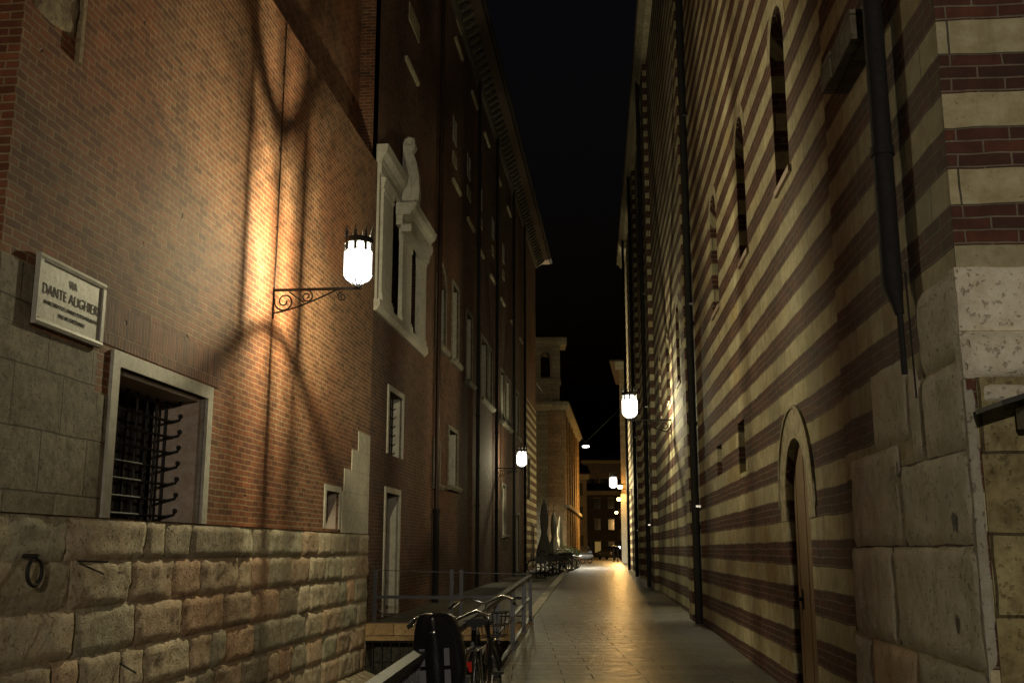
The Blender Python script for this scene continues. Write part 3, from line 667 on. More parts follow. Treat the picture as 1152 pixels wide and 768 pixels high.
# big pale stones at the corner foot
m = MB()
def bs(F, a0, a1, z0, z1, o=OB, b=.018, t=1., r=.006): block(m, F, a0, a1, z0, z1, o, b, rng.uniform(0, 90), t, max(8, int((a1 - a0) / .05)), max(8, int((z1 - z0) / .05)), r, .02)
bs(FR, 5.60, 6.35, 2.62, 3.12, t=.95); bs(FR, 5.60, 6.35, 2.13, 2.62); bs(FR, 6.35, 6.60, 2.13, 2.72, t=.9); bs(FR, 6.6, 7.5, 2.28, 2.82, t=.92)
bs(FR, 5.60, 6.9, 1.62, 2.13, t=1.02); bs(FR, 6.9, 8.25, 1.62, 2.28, t=.88); bs(FR, 5.60, 7.2, .98, 1.62, t=1.05); bs(FR, 7.2, 8.35, .98, 1.62, t=.93)
bs(FR, 5.60, 6.8, .35, .98, t=.9); bs(FR, 6.8, 7.9, .35, .98, t=(1.0, .85, .7)); bs(FR, 7.9, 8.42, .2, .98, t=.95); bs(FR, 5.60, 7.3, -.1, .35, t=(1., .8, .65)); bs(FR, 7.3, 8.42, -.1, .2, t=.8)
# front face stones
bs(FRF, -.075, 1.2, 2.76, 3.12, .0, .03, 1.2); bs(FRF, -.075, 1.2, 2.50, 2.76, .0, .05, 1.15, .012); bs(FRF, 1.2, 2.6, 2.5, 3.12, .0, .03, 1.1)
bs(FRF, .01, .9, 2.37, 2.47, .0, .035, 1.05)
bs(FRF, -.075, -.015, -.1, 2.5, 0, .004, .62)  # narrow edge strip, tone lowered to offset its strong front lighting
m.build('corner_stones', M['corner'], ch)
m = MB(); m.box(FRF, -.012, 6, -.1, 2.505, 0, .012); m.box(FRF, .28, 6, -.1, 2.05, .012, .045); m.build('yellow_base', M['yellowstone'], ch)
for F_, a, z, o in ((FR, 5.93, 2.24, .075), (FR, 6.95, 2.12, .075), (FR, 5.98, 1.2, .075), (FR, 5.9, 1.75, .08), (FRF, .32, 1.72, .045)):
    P = [F_(a + .032 * math.cos(t) * (1 + .3 * math.sin(3 * t)), z + .055 * math.sin(t), o + .004) for t in [k * math.pi / 6 for k in range(12)]]
    m = MB(); m.face(P); m.build('hole_shade_patch', M['letters'], ch)  # flat dark patches painted as the shade inside small wall holes

# notice case with a pitched hood on the church corner ------------------------------------------------------------------
nb = thing('notice_case', FRF(.95, 1.1, .05), 'dark notice case with a sloping hood on the church corner at the right edge', 'notice case')
m = MB(); m.prism(Frame(FRF(0, 0), FRF.n, FRF.d), [(-.04, 2.30), (-.04, 2.325), (.95, 2.64), (1.84, 2.34), (1.84, 2.315), (.95, 2.60)], .05, .42); m.build('hood', M['iron'], nb)
m = MB(); m.box(FRF, .36, 1.4, 1.1, 2.12, .046, .14); m.box(FRF, .33, .36, 1.07, 2.15, .046, .17); m.box(FRF, 1.4, 1.43, 1.07, 2.15, .046, .17); m.box(FRF, .36, 1.4, 2.121, 2.15, .046, .17); m.build('case', M['iron'], nb)
m = MB(); m.box(FRF, .17, .25, 2.22, 2.33, .04, .20); m.box(FRF, 1.5, 1.59, 2.26, 2.36, .04, .20); m.build('hood_bracket', M['corner'], nb)

# ================================================================== street lanterns ------------------------------------
def spiral(c, ax, r0, turns, start, n=26, sgn=1):
    return [c + ax * (r0 * (1 - i / n * .8) * math.cos(start + sgn * turns * 2 * math.pi * i / n)) + Vector((0, 0, r0 * (1 - i / n * .8) * math.sin(start + sgn * turns * 2 * math.pi * i / n))) for i in range(n + 1)]
def lantern(F, a, z, reach, label, power, wall_out=0, color=WHITE, big=1.):
    base = F(a, z, wall_out); t = thing('wall_lantern', base, label, 'street lamp', 'wrought iron wall lanterns of the alley')
    n = F.n; up = Vector((0, 0, 1))
    m = MB()
    m.bar(base, base + n * (reach + .06), .035, .035); m.bar(base - up * .42, base + up * .04, .04, .03)
    m.tube([base - up * .34] + [base - up * (.34 - .0 - .34 * (k / 8) ** 1.4) + n * (reach * .78 * k / 8) for k in range(1, 9)], .012, 6)
    m.build('bracket', M['iron'], t)
    m = MB()
    c1 = base + n * .17 - up * .17
    m.tube(spiral(c1, n, .15, 1.6, math.pi * .9), .012, 6); m.tube(spiral(base + n * .50 - up * .105, n, .095, 1.5, math.pi * .5, sgn=-1), .011, 6)
    m.tube([base + n * .24 - up * .03, base + n * .34 - up * .11, base + n * .46 - up * .19], .011, 6)
    m.tube(spiral(base + n * (reach - .22) - up * .12, n, .07, 1.5, math.pi * .5), .010, 6)
    m.build('scrollwork', M['iron'], t)
    c = base + n * reach; H0, H1 = .20, .66; r = .19
    m = MB()
    for zz in (H0, H1): m.tube([c + Vector((r * math.cos(k * math.pi / 12), r * math.sin(k * math.pi / 12), zz)) for k in range(24)], .014, 6, closed=True)
    m.lathe(c, [(r + .012, H1), (r + .018, H1 + .02), (r + .018, H1 + .07), (r + .004, H1 + .07), (r - .01, H1)], 24)
    for k in range(8):
        th = k * math.pi / 4 + math.pi / 8 * 0 + math.atan2(n.y, n.x)
        e = Vector((math.cos(th), math.sin(th), 0))
        m.bar(c + e * r + up * H0, c + e * (r + .004) + up * (H1 + .16), .038, .012)
        m.tube([c + e * (r + .004) + up * (H1 + .15), c + e * (r + .02) + up * (H1 + .27)], [.012, .003], 5)
        m.tube([c + e * r + up * H0, c + e * r * .86 + up * (H0 - .07), c + e * r * .5 + up * (H0 - .13), c + e * .04 + up * (H0 - .16)], .009, 5)
        e2 = Vector((math.cos(th + math.pi / 4), math.sin(th + math.pi / 4), 0))   # diamond lattice in the top band
        for (p, q) in ((H1 - .13, H1), (H1, H1 - .13)):
            m.tube([c + e * r + up * p, c + ((e + e2) / 2).normalized() * r + up * (p + q) / 2, c + e2 * r + up * q], .0055, 4)
    for zz in (H1 - .13,): m.tube([c + Vector((r * math.cos(k * math.pi / 12), r * math.sin(k * math.pi / 12), zz)) for k in range(24)], .006, 5, closed=True)
    m.build('cage', M['iron'], t)
    m = MB(); m.lathe(c, [(.03, 0), (.055, .015), (.03, .03), (.02, .06)], 12); m.build('finial', M['iron'], t)
    m = MB(); m.lathe(c, [(.03, H0 - .145), (.10, H0 - .12), (.165, H0 - .075), (.202, H0 - .012), (.204, H1 - .135), (.2, H1 - .13)], 24); m.lathe(c, [(.172, H1 - .12), (.172, H1 - .01)], 24); m.build('glass', M['glow'], t)
    m = MB(); m.lathe(c, [(.02, .05), (.032, .09), (.032, .19), (.018, .24), (.001, .24)], 12); m.build('lamp_holder', M['iron'], t)
    m = MB(); thw = math.atan2(-n.y, -n.x)  # added rods close to the light, set to throw wide shadow stripes
    for dg in (0, -40, 47, 118, 165, 205, 250):
        e = Vector((math.cos(thw + R_(dg)), math.sin(thw + R_(dg)), 0)); q = .072
        m.tube([c + e * .03 + up * .08, c + e * q * .7 + up * .14, c + e * q + up * .22, c + e * q + up * .47, c + e * q * .75 + up * .56, c + e * .01 + up * .63], .0085, 6)
    m.build('shadow_rods', M['iron'], t)
    ld = bpy.data.lights.new('lantern_light', 'POINT'); ld.energy = power; ld.color = color; ld.shadow_soft_size = .022
    lo = link(bpy.data.objects.new('lantern_light', ld)); lo.parent = t; lo.location = (c + up * .34) - base
    return t
lantern(FL, 14.86, 5.27, 1.24, 'nearest lit wall lantern on a scrolled iron bracket on the left tower', P_L1)
lantern(FR, 27.45, 4.92, 1.07, 'lit wall lantern on an iron bracket on the striped church wall', P_L2)
lantern(FL, 42.38, 4.78, .96, 'farther lit wall lantern on the left, on the brick palace', P_L3)
lantern(FR, 56.6, 4.75, .98, 'farthest lit wall lantern, at the far end of the striped church wall', P_L4)

FLB2 = Frame(FL(61, 0), -FL.n, FL.d)
lantern(FLB2, 2.2, 5.3, 1.1, 'wall lantern round the far corner of the palace lighting the small square', 14000)
# post lamp standing in the square behind the photographer
def post_lamp(loc, h, power, label, color):
    t = thing('post_lamp', loc, label, 'street lamp'); L = Vector(loc)
    m = MB(); m.lathe(L, [(.16, 0), (.16, .12), (.09, .3), (.06, .9), (.045, h - .35), (.07, h - .3), (.03, h - .25), (.12, h - .2)], 12); m.build('post', M['iron'], t)
    m = MB(); m.lathe(L, [(.10, h - .2), (.2, h - .05), (.22, h + .1), (.2, h + .22)], 16); m.build('globe', M['glow'], t)
    m = MB(); m.lathe(L, [(.27, h + .22), (.2, h + .32), (.04, h + .42), (.001, h + .5)], 16); m.build('cap', M['iron'], t)
    ld = bpy.data.lights.new('lamp_light', 'POINT'); ld.energy = power; ld.color = color; ld.shadow_soft_size = .08
    lo = link(bpy.data.objects.new('lamp_light', ld)); lo.parent = t; lo.location = (0, 0, h + .05)
post_lamp((.7, -9.5, 0), 4.6, 3700, 'white post lamp standing in the square behind the viewpoint', (1, .87, .66))
# ================================================================== railings round the well ---------------------------
def rz(y): return gz(y) + .93 + .0 * y
rl = thing('guard_railing', (wl_x(12), 12, 0), 'grey steel railing with pale worn handrail running along the stairwell', 'railing')
m = MB(); m.bar((wl_x(3), 3, .92), (wl_x(21.4), 21.4, 1.10), .085, .035); m.build('handrail', M['railtop'], rl)
m = MB(); m.bar((wl_x(3), 3, .885), (wl_x(21.4), 21.4, 1.065), .05, .03); m.bar((wl_x(3), 3, .5), (wl_x(21.4), 21.4, .68), .045, .03); m.bar((wl_x(3), 3, .12), (wl_x(21.4), 21.4, .31), .045, .03); m.build('rail', M['rail'], rl)
for y in (3.05, 5.4, 7.9, 10.4, 13.0, 16.0, 19.0, 21.4):
    m = MB(); z = .92 + (y - 3) * .18 / 18.4; m.box(WF, wl_x(y) - .035, wl_x(y) + .035, gz(y), z - .03, -y - .02, -y + .02); m.build('post', M['rail'], rl)
for k in range(46):
    y = 3.2 + k * .105
    if min(abs(y - q) for q in (3.05, 5.4, 7.9)) < .04: continue
    m = MB(); z0 = .12 + (y - 3) * .19 / 18.4; m.bar((wl_x(y), y, z0), (wl_x(y), y, z0 + .77), .014, .014); m.build('baluster', M['rail'], rl)
r2 = thing('cross_railing', (-1.2, 21.1, .2), 'low steel railing crossing the far end of the stairwell', 'railing')
x0, x1 = lwall(21.1) + .08, wl_x(21.1) - .06
m = MB(); m.bar((x0, 21.1, 1.21), (x1, 21.1, 1.13), .014, .014); m.bar((x0, 21.1, .70), (x1, 21.1, .68), .05, .06)
m.tube([(x0 + .02, 21.1, .7), (x0 + .06, 21.1, .5), (x0 + .2, 21.1, .36), (x0 + .45, 21.1, .32), (x1, 21.1, .34)], .014, 6); m.build('rail', M['rail'], r2)
for x in (x0 + .03, -1.18, -.99): 
    m = MB(); m.box(WF, x - .035, x + .035, .21, 1.22, -21.13, -21.07); m.build('post', M['rail'], r2)
gt = thing('barred_gate', (-1.9, 20.9, -2.6), 'dark iron bars below the travertine slab closing off the sunken passage', 'gate')
m = MB(); m.bar((lwall(20.9), 20.9, -.12), (wl_x(20.9), 20.9, -.12), .04); m.bar((lwall(20.9), 20.9, -2.5), (wl_x(20.9), 20.9, -2.5), .04); m.build('rail', M['iron'], gt)
for k in range(17):
    x = lwall(20.9) + .14 + k * .17
    if x > wl_x(20.9) - .05: break
    m = MB(); m.bar((x, 20.9, -2.5), (x, 20.9, -.12), .022, .022); m.build('bar', M['iron'], gt)

# ================================================================== bicycles -------------------------------------------
def bicycle(label, seat=False, basket=False, group='bicycles leaning on the railing'):
    """built at the origin facing +Y, wheels on z = 0"""
    t = thing('bicycle', (0, 0, 0), label, 'bicycle', group); r = .33
    for y in (0, 1.08):
        w = MB(); w.tube([(0, y + r * math.cos(a), r + .012 + r * math.sin(a)) for a in [k * math.pi / 16 for k in range(32)]], .019, 8, closed=True)
        wh = w.build('wheel', M['rubber'], t)
        w = MB(); w.tube([(0, y + (r - .03) * math.cos(a), r + .012 + (r - .03) * math.sin(a)) for a in [k * math.pi / 16 for k in range(32)]], .010, 6, closed=True)
        w.tube([(-.04, y, r + .012), (.04, y, r + .012)], .022, 8)
        for k in range(18):
            a = k * math.pi / 9; sx = .03 if k % 2 else -.03
            w.tube([(sx, y + .02 * math.cos(a + .6), r + .012 + .02 * math.sin(a + .6)), (0, y + (r - .03) * math.cos(a), r + .012 + (r - .03) * math.sin(a))], .0016, 4, caps=False)
        w.build('rim', M['chrome'], wh)
        g_ = MB(); rows = []
        a0, a1 = (.05, 1.05) if y > .5 else (-.02, .90)
        for k in range(13):
            a = math.pi * (a0 + (a1 - a0) * k / 12)
            rows.append([(x, y + (-1 if y < .5 else 1) * -1 * (-(r + .035 - d) * math.cos(a)) * (1 if y < .5 else 1), r + .012 + (r + .035 - d) * math.sin(a)) for x, d in ((-.032, .02), (-.02, .004), (0, 0), (.02, .004), (.032, .02))])
        g_.grid(rows); g_.build('mudguard', M['blackpaint'], t)
    f = MB(); hub = Vector((0, 0, .34)); bb = Vector((0, .42, .29)); st = Vector((0, .26, .80)); hd = Vector((0, .86, .78)); hd2 = Vector((0, .90, .62)); fh = Vector((0, 1.08, .34))
    f.tube([bb, st], .016, 8); f.tube([hd + Vector((0, -.02, .10)), hd2], .019, 8); f.tube([bb, Vector((0, .66, .36)), hd2], .020, 8); f.tube([Vector((0, .33, .56)), Vector((0, .6, .52)), hd - Vector((0, 0, .06))], .016, 8)
    for s_ in (-1, 1):
        f.tube([hub + Vector((s_ * .055, 0, 0)), bb + Vector((s_ * .03, 0, 0))], .010, 6); f.tube([hub + Vector((s_ * .055, 0, 0)), st + Vector((s_ * .015, .01, -.08))], .009, 6)
        f.tube([hd2 + Vector((s_ * .03, 0, 0)), Vector((s_ * .05, 1.0, .48)), fh + Vector((s_ * .05, 0, 0))], .011, 6)
    f.build('frame', M['blackpaint'], t)
    h = MB(); h.tube([hd + Vector((0, -.02, .1)), Vector((0, .82, 1.02))], .013, 8)
    h.tube([(-.29, .60, 1.03), (-.27, .70, 1.06), (-.16, .80, 1.09), (0, .83, 1.03), (.16, .80, 1.09), (.27, .70, 1.06), (.29, .60, 1.03)], .011, 8); hb = h.build('handlebar', M['chrome'], t)
    for s_ in (-1, 1): h = MB(); h.tube([(s_ * .292, .57, 1.02), (s_ * .28, .68, 1.052)], .017, 8); h.build('grip', M['rubber'], hb); h = MB(); h.tube([(s_ * .2, .79, 1.08), (s_ * .26, .73, 1.03), (s_ * .31, .64, 1.0)], .006, 5); h.build('brake_lever', M['chrome'], hb)
    h = MB(); h.ball((0, .93, .90), .045, 10, 7, (1, 1.2, 1)); h.build('headlight', M['chrome'], t)
    s = MB(); rows = []
    for k in range(9):
        y = .12 + .27 * k / 8; w = .095 * (1 - (k / 8) ** 1.4) + .022; rows.append([(w * math.cos(a), y, .90 + .035 * math.sin(a) + .02 * (k / 8 - .5) ** 2) for a in [q * math.pi / 5 for q in range(10)]])
    s.grid(rows, True); s.face(rows[0]); s.face(rows[-1]); sd = s.build('saddle', M['rubber'], t)
    s = MB(); s.tube([st, (0, .25, .88)], .012, 8); s.build('seatpost', M['chrome'], sd)
    k_ = MB()
    for s_ in (-1, 1):
        k_.tube([(s_ * .06, 0, .35), (s_ * .06, -.05, .70)], .006, 5); k_.tube([(s_ * .06, .23, .70), (s_ * .06, -.22, .70)], .007, 6); k_.tube([(s_ * .055, -.32, .35 + .02), (s_ * .03, 0, .35)], .003, 4)
    for y in (-.22, -.1, .05, .2): k_.tube([(-.06, y, .70), (.06, y, .70)], .005, 5)
    k_.build('rear_rack', M['chrome'], t)
    p = MB(); p.tube([(-.06, .42, .29), (.06, .42, .29)], .014, 8); p.tube([(.06, .42, .29), (.075, .46, .45)], .010, 6); p.tube([(-.06, .42, .29), (-.075, .38, .13)], .010, 6)
    p.tube([(.055, .42 + .09 * math.cos(a), .29 + .09 * math.sin(a)) for a in [q * math.pi / 10 for q in range(20)]], .006, 4, closed=True); cr = p.build('crankset', M['chrome'], t)
    for s_, y, z in ((1, .46, .45), (-1, .38, .13)):
        p = MB(); p.box(WF, min(s_ * .08, s_ * .17), max(s_ * .08, s_ * .17), z - .012, z + .012, -y - .04, -y + .04); p.build('pedal', M['rubber'], cr)
    q = MB(); q.box(WF, -.03, .03, .55, .63, .335, .352); q.build('rear_reflector', M['red'], t)
    q = MB(); q.tube([(-.04, -.02, .33), (-.09, -.06, .02)], .008, 5); q.build('kickstand', M['chrome'], t)
    if basket:
        b = MB()
        for zz, w in ((.72, .13), (.82, .15), (.93, .17)):
            b.tube([(-w, .93, zz), (w, .93, zz), (w, 1.2, zz), (-w, 1.2, zz)], .005, 4, closed=True)
        for k in range(9):
            x = -1 + k / 4
            for y in (.93, 1.2): b.tube([(x * .13, y, .72), (x * .17, y, .93)], .003, 4)
        for k in range(5): b.tube([(-.13 + .065 * k, .93, .72), (-.13 + .065 * k, 1.2, .72)], .003, 4)
        b.build('basket', M['iron'], t)
    if seat:
        b = MB(); rows = []                                   # shell back of the child seat, seen from behind
        prof = [(.60, .105, -.02), (.66, .125, -.10), (.74, .150, -.14), (.82, .172, -.155), (.90, .176, -.165), (1.00, .162, -.18), (1.10, .142, -.205), (1.16, .122, -.22), (1.19, .095, -.218), (1.20, .04, -.20)]
        for z, w, y in prof:
            z -= .06; rows.append([(w * math.sin(a), y + .19 * (1 - math.cos(a)) * (.9 if z < 1.1 else .5) - .020 * math.cos(5 * a) - .006 * math.cos(11 * a), z) for a in [(-.5 + q / 14) * math.pi for q in range(15)]])
        b.grid(rows)
        rows2 = [[Vector(p) * 1 + Vector((0, .018, 0)) for p in r_] for r_ in rows]; b.grid(rows2)
        for r_, s2 in zip(rows[:-1], rows[1:]):
            for e in (0, -1):
                b.face([r_[e], s2[e], Vector(s2[e]) + Vector((0, .018, 0)), Vector(r_[e]) + Vector((0, .018, 0))])
        b.box(WF, -.14, .14, .60, .66, -.22, .02)
        cs = b.build('child_seat', M['blackplastic'], t)
        for x in (-.078, .078):
            b = MB(); b.box(WF, x - .017, x + .017, .82, .925, .175, .186 + .012); b.box(WF, x - .019, x + .019, .60, .795, .165, .176 + .012); b.build('strap', M['greyplastic'], cs)
        b = MB(); b.tube([(-.05, -.19, .66), (-.06, -.16, .5), (-.03, -.02, .36)], .01, 6); b.tube([(.05, -.19, .66), (.06, -.16, .5), (.03, -.02, .36)], .01, 6); b.build('seat_bracket', M['chrome'], cs)
        for s_ in (-1, 1):
            b = MB(); b.box(WF, s_ * .15 - .03, s_ * .15 + .03, .34, .72, -.16, -.06); b.build('foot_guard', M['blackplastic'], cs)
        b = MB(); b.ball((0, -.222, 1.025), .018, 8, 5, (1.2, .25, .6)); b.build('seat_badge', M['chrome'], cs)
    return t
bA = bicycle('nearest bicycle with a tall black child seat on its rear rack, beside the railing', seat=True)
bA.location = (-.425, 7.05, gz(7)); bA.rotation_euler = (R_(0), R_(-3), R_(-4.5))
bB = bicycle('dark bicycle with curved handlebars and basket parked just beyond the child seat bicycle', basket=True)
bB.location = (-.27, 9.15, gz(9)); bB.rotation_euler = (0, R_(-4), R_(-7))
spots = [(2.05, 49.5, 1.3), (2.6, 52, 1.0), (3.0, 55, 1.25), (3.35, 58.5, 1.1), (3.6, 60.5, .9)]
names = ['parked bicycle before the parasols, first of the dark row', 'second bicycle of the dark row beside the cafe', 'third bicycle of the dark row beside the cafe, in the middle', 'fourth bicycle of the dark row, before the far square', 'last bicycle of the dark row, nearest the far square']
for (x, y, rz_), nm in zip(spots, names):
    cp = copy_tree(bB, (x, y, gz(y)), rz_, nm); cp['group'] = 'bicycles parked at the far end of the alley'; cp.name = 'bicycle'

# ================================================================== cafe corner at the end of the palace ----------------
for i, (x, y, h, lb) in enumerate(((1.52, 50.5, 3.45, 'tallest closed parasol, nearest the palace wall'), (2.25, 57.5, 3.15, 'middle closed parasol of the cafe group'), (2.75, 61, 3.0, 'rightmost closed parasol of the cafe group'))):
    t = thing('closed_parasol', (x, y, gz(y)), lb, 'parasol', 'closed cafe parasols at the palace end')
    z = gz(y); m = MB(); rows = []
    for hh, r in ((.75, .30), (.95, .34), (1.3, .25), (1.75, .14), (1.9, .12), (2.2, .16), (2.6, .165), (h - .35, .12), (h - .1, .03)):
        rows.append([(x + r * (1 + .16 * math.cos(8 * a + i)) * math.cos(a), y + r * (1 + .16 * math.cos(8 * a + i)) * math.sin(a), z + hh * (h / 3.4) if hh < 2.7 else z + hh) for a in [k * math.pi / 12 for k in range(24)]])
    m.grid(rows, True); m.build('canopy', M['canvas'], t)
    m = MB(); m.tube([(x, y, z + .05), (x, y, z + h)], .025, 8); m.build('pole', M['iron'], t)
    m = MB(); m.lathe((x, y, z), [(.3, 0), (.3, .06), (.06, .1)], 16); m.build('base', M['iron'], t)
for i in range(5):
    y = 44.5 + i * 3.2; x = lwall(y) + 1.5 + .12 * i; z = gz(y)
    t = thing('cafe_table', (x, y, z), ['nearest dark cafe table beside the palace', 'second dark cafe table from the alley end of the cafe row', 'dark cafe table in the middle of the cafe row', 'fourth dark cafe table, beyond the tallest parasol', 'farthest dark cafe table by the striped palace end'][i], 'table', 'cafe tables beside the palace')
    m = MB(); m.lathe((x, y, z), [(.001, .74), (.36, .74), (.36, .71), (.001, .71)], 16, smooth=False); m.build('table_top', M['planter'], t)
    m = MB(); m.lathe((x, y, z), [(.22, 0), (.22, .03), (.03, .06), (.03, .71)], 10); m.build('pedestal', M['iron'], t)
    for k, dy in enumerate((-.65, .65)):
        u = thing('cafe_chair', (x, y + dy, z), f'dark cafe chair on the {"near" if k == 0 else "far"} side of {["the nearest cafe table", "the second cafe table", "the middle cafe table", "the fourth cafe table", "the farthest cafe table"][i]}', 'chair', 'cafe chairs beside the palace')
        m = MB(); m.box(WF, x - .2, x + .2, z + .43, z + .46, -(y + dy) - .2, -(y + dy) + .2); m.build('seat', M['planter'], u)
        yb = y + dy + (-.2 if k == 0 else .2); m = MB(); m.box(WF, x - .2, x + .2, z + .62, z + .88, -yb - .012, -yb + .012)
        for s_ in (-.18, .18): m.tube([(x + s_, yb, z + .45), (x + s_, yb, z + .88)], .012, 5)
        m.build('backrest', M['planter'], u)
        for sx in (-.18, .18):
            for sy in (-.18, .18): m = MB(); m.tube([(x + sx, y + dy + sy, z), (x + sx, y + dy + sy, z + .43)], .013, 5); m.build('leg', M['iron'], u)
def shrub(x, y, h, r, lb):
    z = gz(y); t = thing('potted_shrub', (x, y, z), lb, 'plant', 'potted shrubs by the cafe')
    m = MB(); m.lathe((x, y, z), [(.2, 0), (.28, .45), (.3, .5), (.26, .5), (.24, .42), (.001, .42)], 12); m.build('pot', M['planter'], t)
    m = MB(); rg = random.Random(x * 7)
    for k in range(700):
        a, b = rg.uniform(0, 6.28), rg.uniform(-1, 1); q = rg.uniform(.55, 1) * (1 + .25 * noise.noise(Vector((a, b * 3, x))))
        p = Vector((x + r * q * math.cos(a) * math.sqrt(1 - b * b), y + r * q * math.sin(a) * math.sqrt(1 - b * b), z + .5 + h / 2 + h / 2 * q * b))
        d = Vector((rg.uniform(-1, 1), rg.uniform(-1, 1), rg.uniform(-1, 1))).normalized() * .045; e = d.cross(Vector((rg.random(), rg.random(), 1))).normalized() * .025
        m.face([p - d, p + e, p + d, p - e])
    m.build('foliage', M['leaf'], t)
    m = MB(); m.tube([(x, y, z + .4), (x + .02, y, z + .5 + h * .6)], [.03, .012], 6); m.build('stem', M['bark'], t)
shrub(2.9, 62.5, .9, .5, 'leafy round shrub in a dark pot beside the rightmost parasol'); shrub(3.7, 64.5, .7, .45, 'smaller leafy shrub in a dark pot at the edge of the far square')

# ================================================================== buildings beyond ------------------------------------
def house(name, lb, cat, F, w, h, dep, mat, side=None, win=None, cor=.5, trim=None):
    t = thing(name, F(0, .5, -dep / 2), lb, cat)
    cols, rows_, wz, wh, ww = win if win else ([], [], 0, 0, 0)
    hs = [(a - ww / 2, a + ww / 2, z, z + wh, .2, 0) for a in cols for z in rows_]
    m = MB(); wall(m, F, 0, w, -.2, h, hs); m.rect(F, 0, w, -.2, h, -dep)
    for a in (0, w): m.face([F(a, -.2, 0), F(a, h, 0), F(a, h, -dep), F(a, -.2, -dep)], [(0, -.2), (0, h), (dep, h), (dep, -.2)])
    m.build('wall', mat, t)
    for k, (a0, a1, z0, z1, _, _) in enumerate(hs):
        m = surround(F, a0, a1, z0, z1, .12, .04, -.03); fr = m.build('window', trim or M['tufa'], t)
        m = MB(); m.box(F, a0, a1, z0, z1, -.25, -.19); m.build('pane', M['yglow'] if (k * 7 + int(h * 10)) % 9 == 0 and name == 'town_house' else M['glassdark'], fr)
        for e in (a0 - ww * .5 - .03, a1 + .03): m = MB(); m.box(F, e, e + ww * .5, z0, z1, .042, .08); m.build('shutter', M['shutter'], fr) if name == 'town_house' else None
    m = MB(); m.prism(F, [(-dep, h), (cor, h), (cor, h + .12), (-dep / 2, h + 1.6), (-dep, h + .12)], -cor, w + cor); m.build('roof', M['tiles'], t)
    m = MB(); m.prism(F, [(0, h - .6), (.1, h - .6), (cor * .8, h - .12), (cor * .8, h - .002), (0, h - .002)], -.3, w + .3); m.build('cornice', trim or M['tufa'], t)
    return t
# church-like facade closing the left side, its flank also coloured warm like the side street light
fa = thing('bell_gable_church', (1, 92, .5), 'pale church with an open bell arch beyond the palace end', 'church')
m = MB(); CX, CY = 4.15, 85.
wall(m, WF_ := Frame((0, CY, 0), (1, 0, 0), (0, -1, 0)), -10, CX, -.2, 13.2, [(-.6, .8, .6, 4.2, .4, .7), (-4, -2.8, 6.5, 9.5, .4, .6)])
FS = Frame((CX, CY, 0), (.1052, 1, 0), (1, -.1052, 0))
m.rect(Frame((-10, CY + 26, 0), (1, 0, 0), (0, -1, 0)), 0, 16.8, -.2, 13.2); m.build('front_wall', M['facade_greenlit'], fa)
m = MB(); sh = [(3 + 4.2 * k, 4.4 + 4.2 * k, z, z + 2.2, .25, .5) for k in range(5) for z in (2.2, 6.6, 10.)]
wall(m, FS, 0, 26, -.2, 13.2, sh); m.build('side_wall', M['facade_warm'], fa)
for a0, a1, z0, z1, _, _ in sh: m = MB(); m.box(FS, a0 - .1, a1 + .1, z0 - .1, z1 + .1, -.34, -.26); m.build('window_pane', M['glassdark'], fa)
m = MB(); 
for k in range(7): m.box(FS, .0 + 4.2 * k, .9 + 4.2 * k, -.2, 12.6, 0, .16)
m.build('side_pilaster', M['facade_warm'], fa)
m = MB(); m.box(WF_, CX - 1.25, CX - .02, -.2, 12.6, 0, .14); m.box(WF_, -.9, -.1 + .9, 12, 12.01, 0, .01); m.build('corner_pilaster', M['facade_warm'], fa)
m = MB(); m.prism(WF_, [(0, 12.7), (.15, 12.7), (.5, 13.1), (.5, 13.35), (-3, 13.35), (-3, 12.7)], -10, CX + .45); m.prism(FS, [(0.002, 12.7), (.15, 12.7), (.5, 13.1), (.5, 13.34), (-3, 13.34), (-3, 12.7)], 0, 26.3)
m.box(WF_, -10, CX + .1, 8.4, 8.6, 0, .12); m.box(FS, 0, 26, 4.9, 5.15, .0, .45); m.build('cornice', M['facade_greenlit'], fa)
m = MB(); m.box(WF_, -3, 3.9, 13.36, 14.9, -6, -.4); m.box(WF_, -3, 2.4, 13.36, 14.3, -.35, -.1); m.box(WF_, -3, 4.0, 14.9, 15.3, -6, -.2)
wall(m, WF_, 1.0, 3.95, 15.3, 18.2, [(2.35, 3.15, 15.5, 17.6, 2.2, .4)], -.45); m.box(WF_, 1.0, 2.34, 15.3, 18.2, -2.65, -.452); m.box(WF_, 3.16, 3.95, 15.3, 18.2, -2.65, -.452)
m.prism(WF_, [(-3, 18.2), (-.3, 18.2), (-.05, 18.55), (-.05, 18.75), (-3, 18.75)], .8, 4.5); m.build('bell_gable', M['facade_greenlit'], fa)
m = MB(); m.lathe((2.75, 86.4, 16.1), [(.32, 0), (.26, .15), (.2, .5), (.1, .65), (.001, .7)], 12); m.build('bell', M['iron'], fa)
m = MB(); m.box(WF_, -.6, .8, .5, 4.3, -.55, -.42); m.build('door', M['door'], fa)
m = MB(); m.prism(FS, [(.3, 13.35), (.3, 13.45), (-7, 16.5), (-14, 13.45), (-14, 13.35)], .5, 26); m.build('roof', M['tiles'], fa)
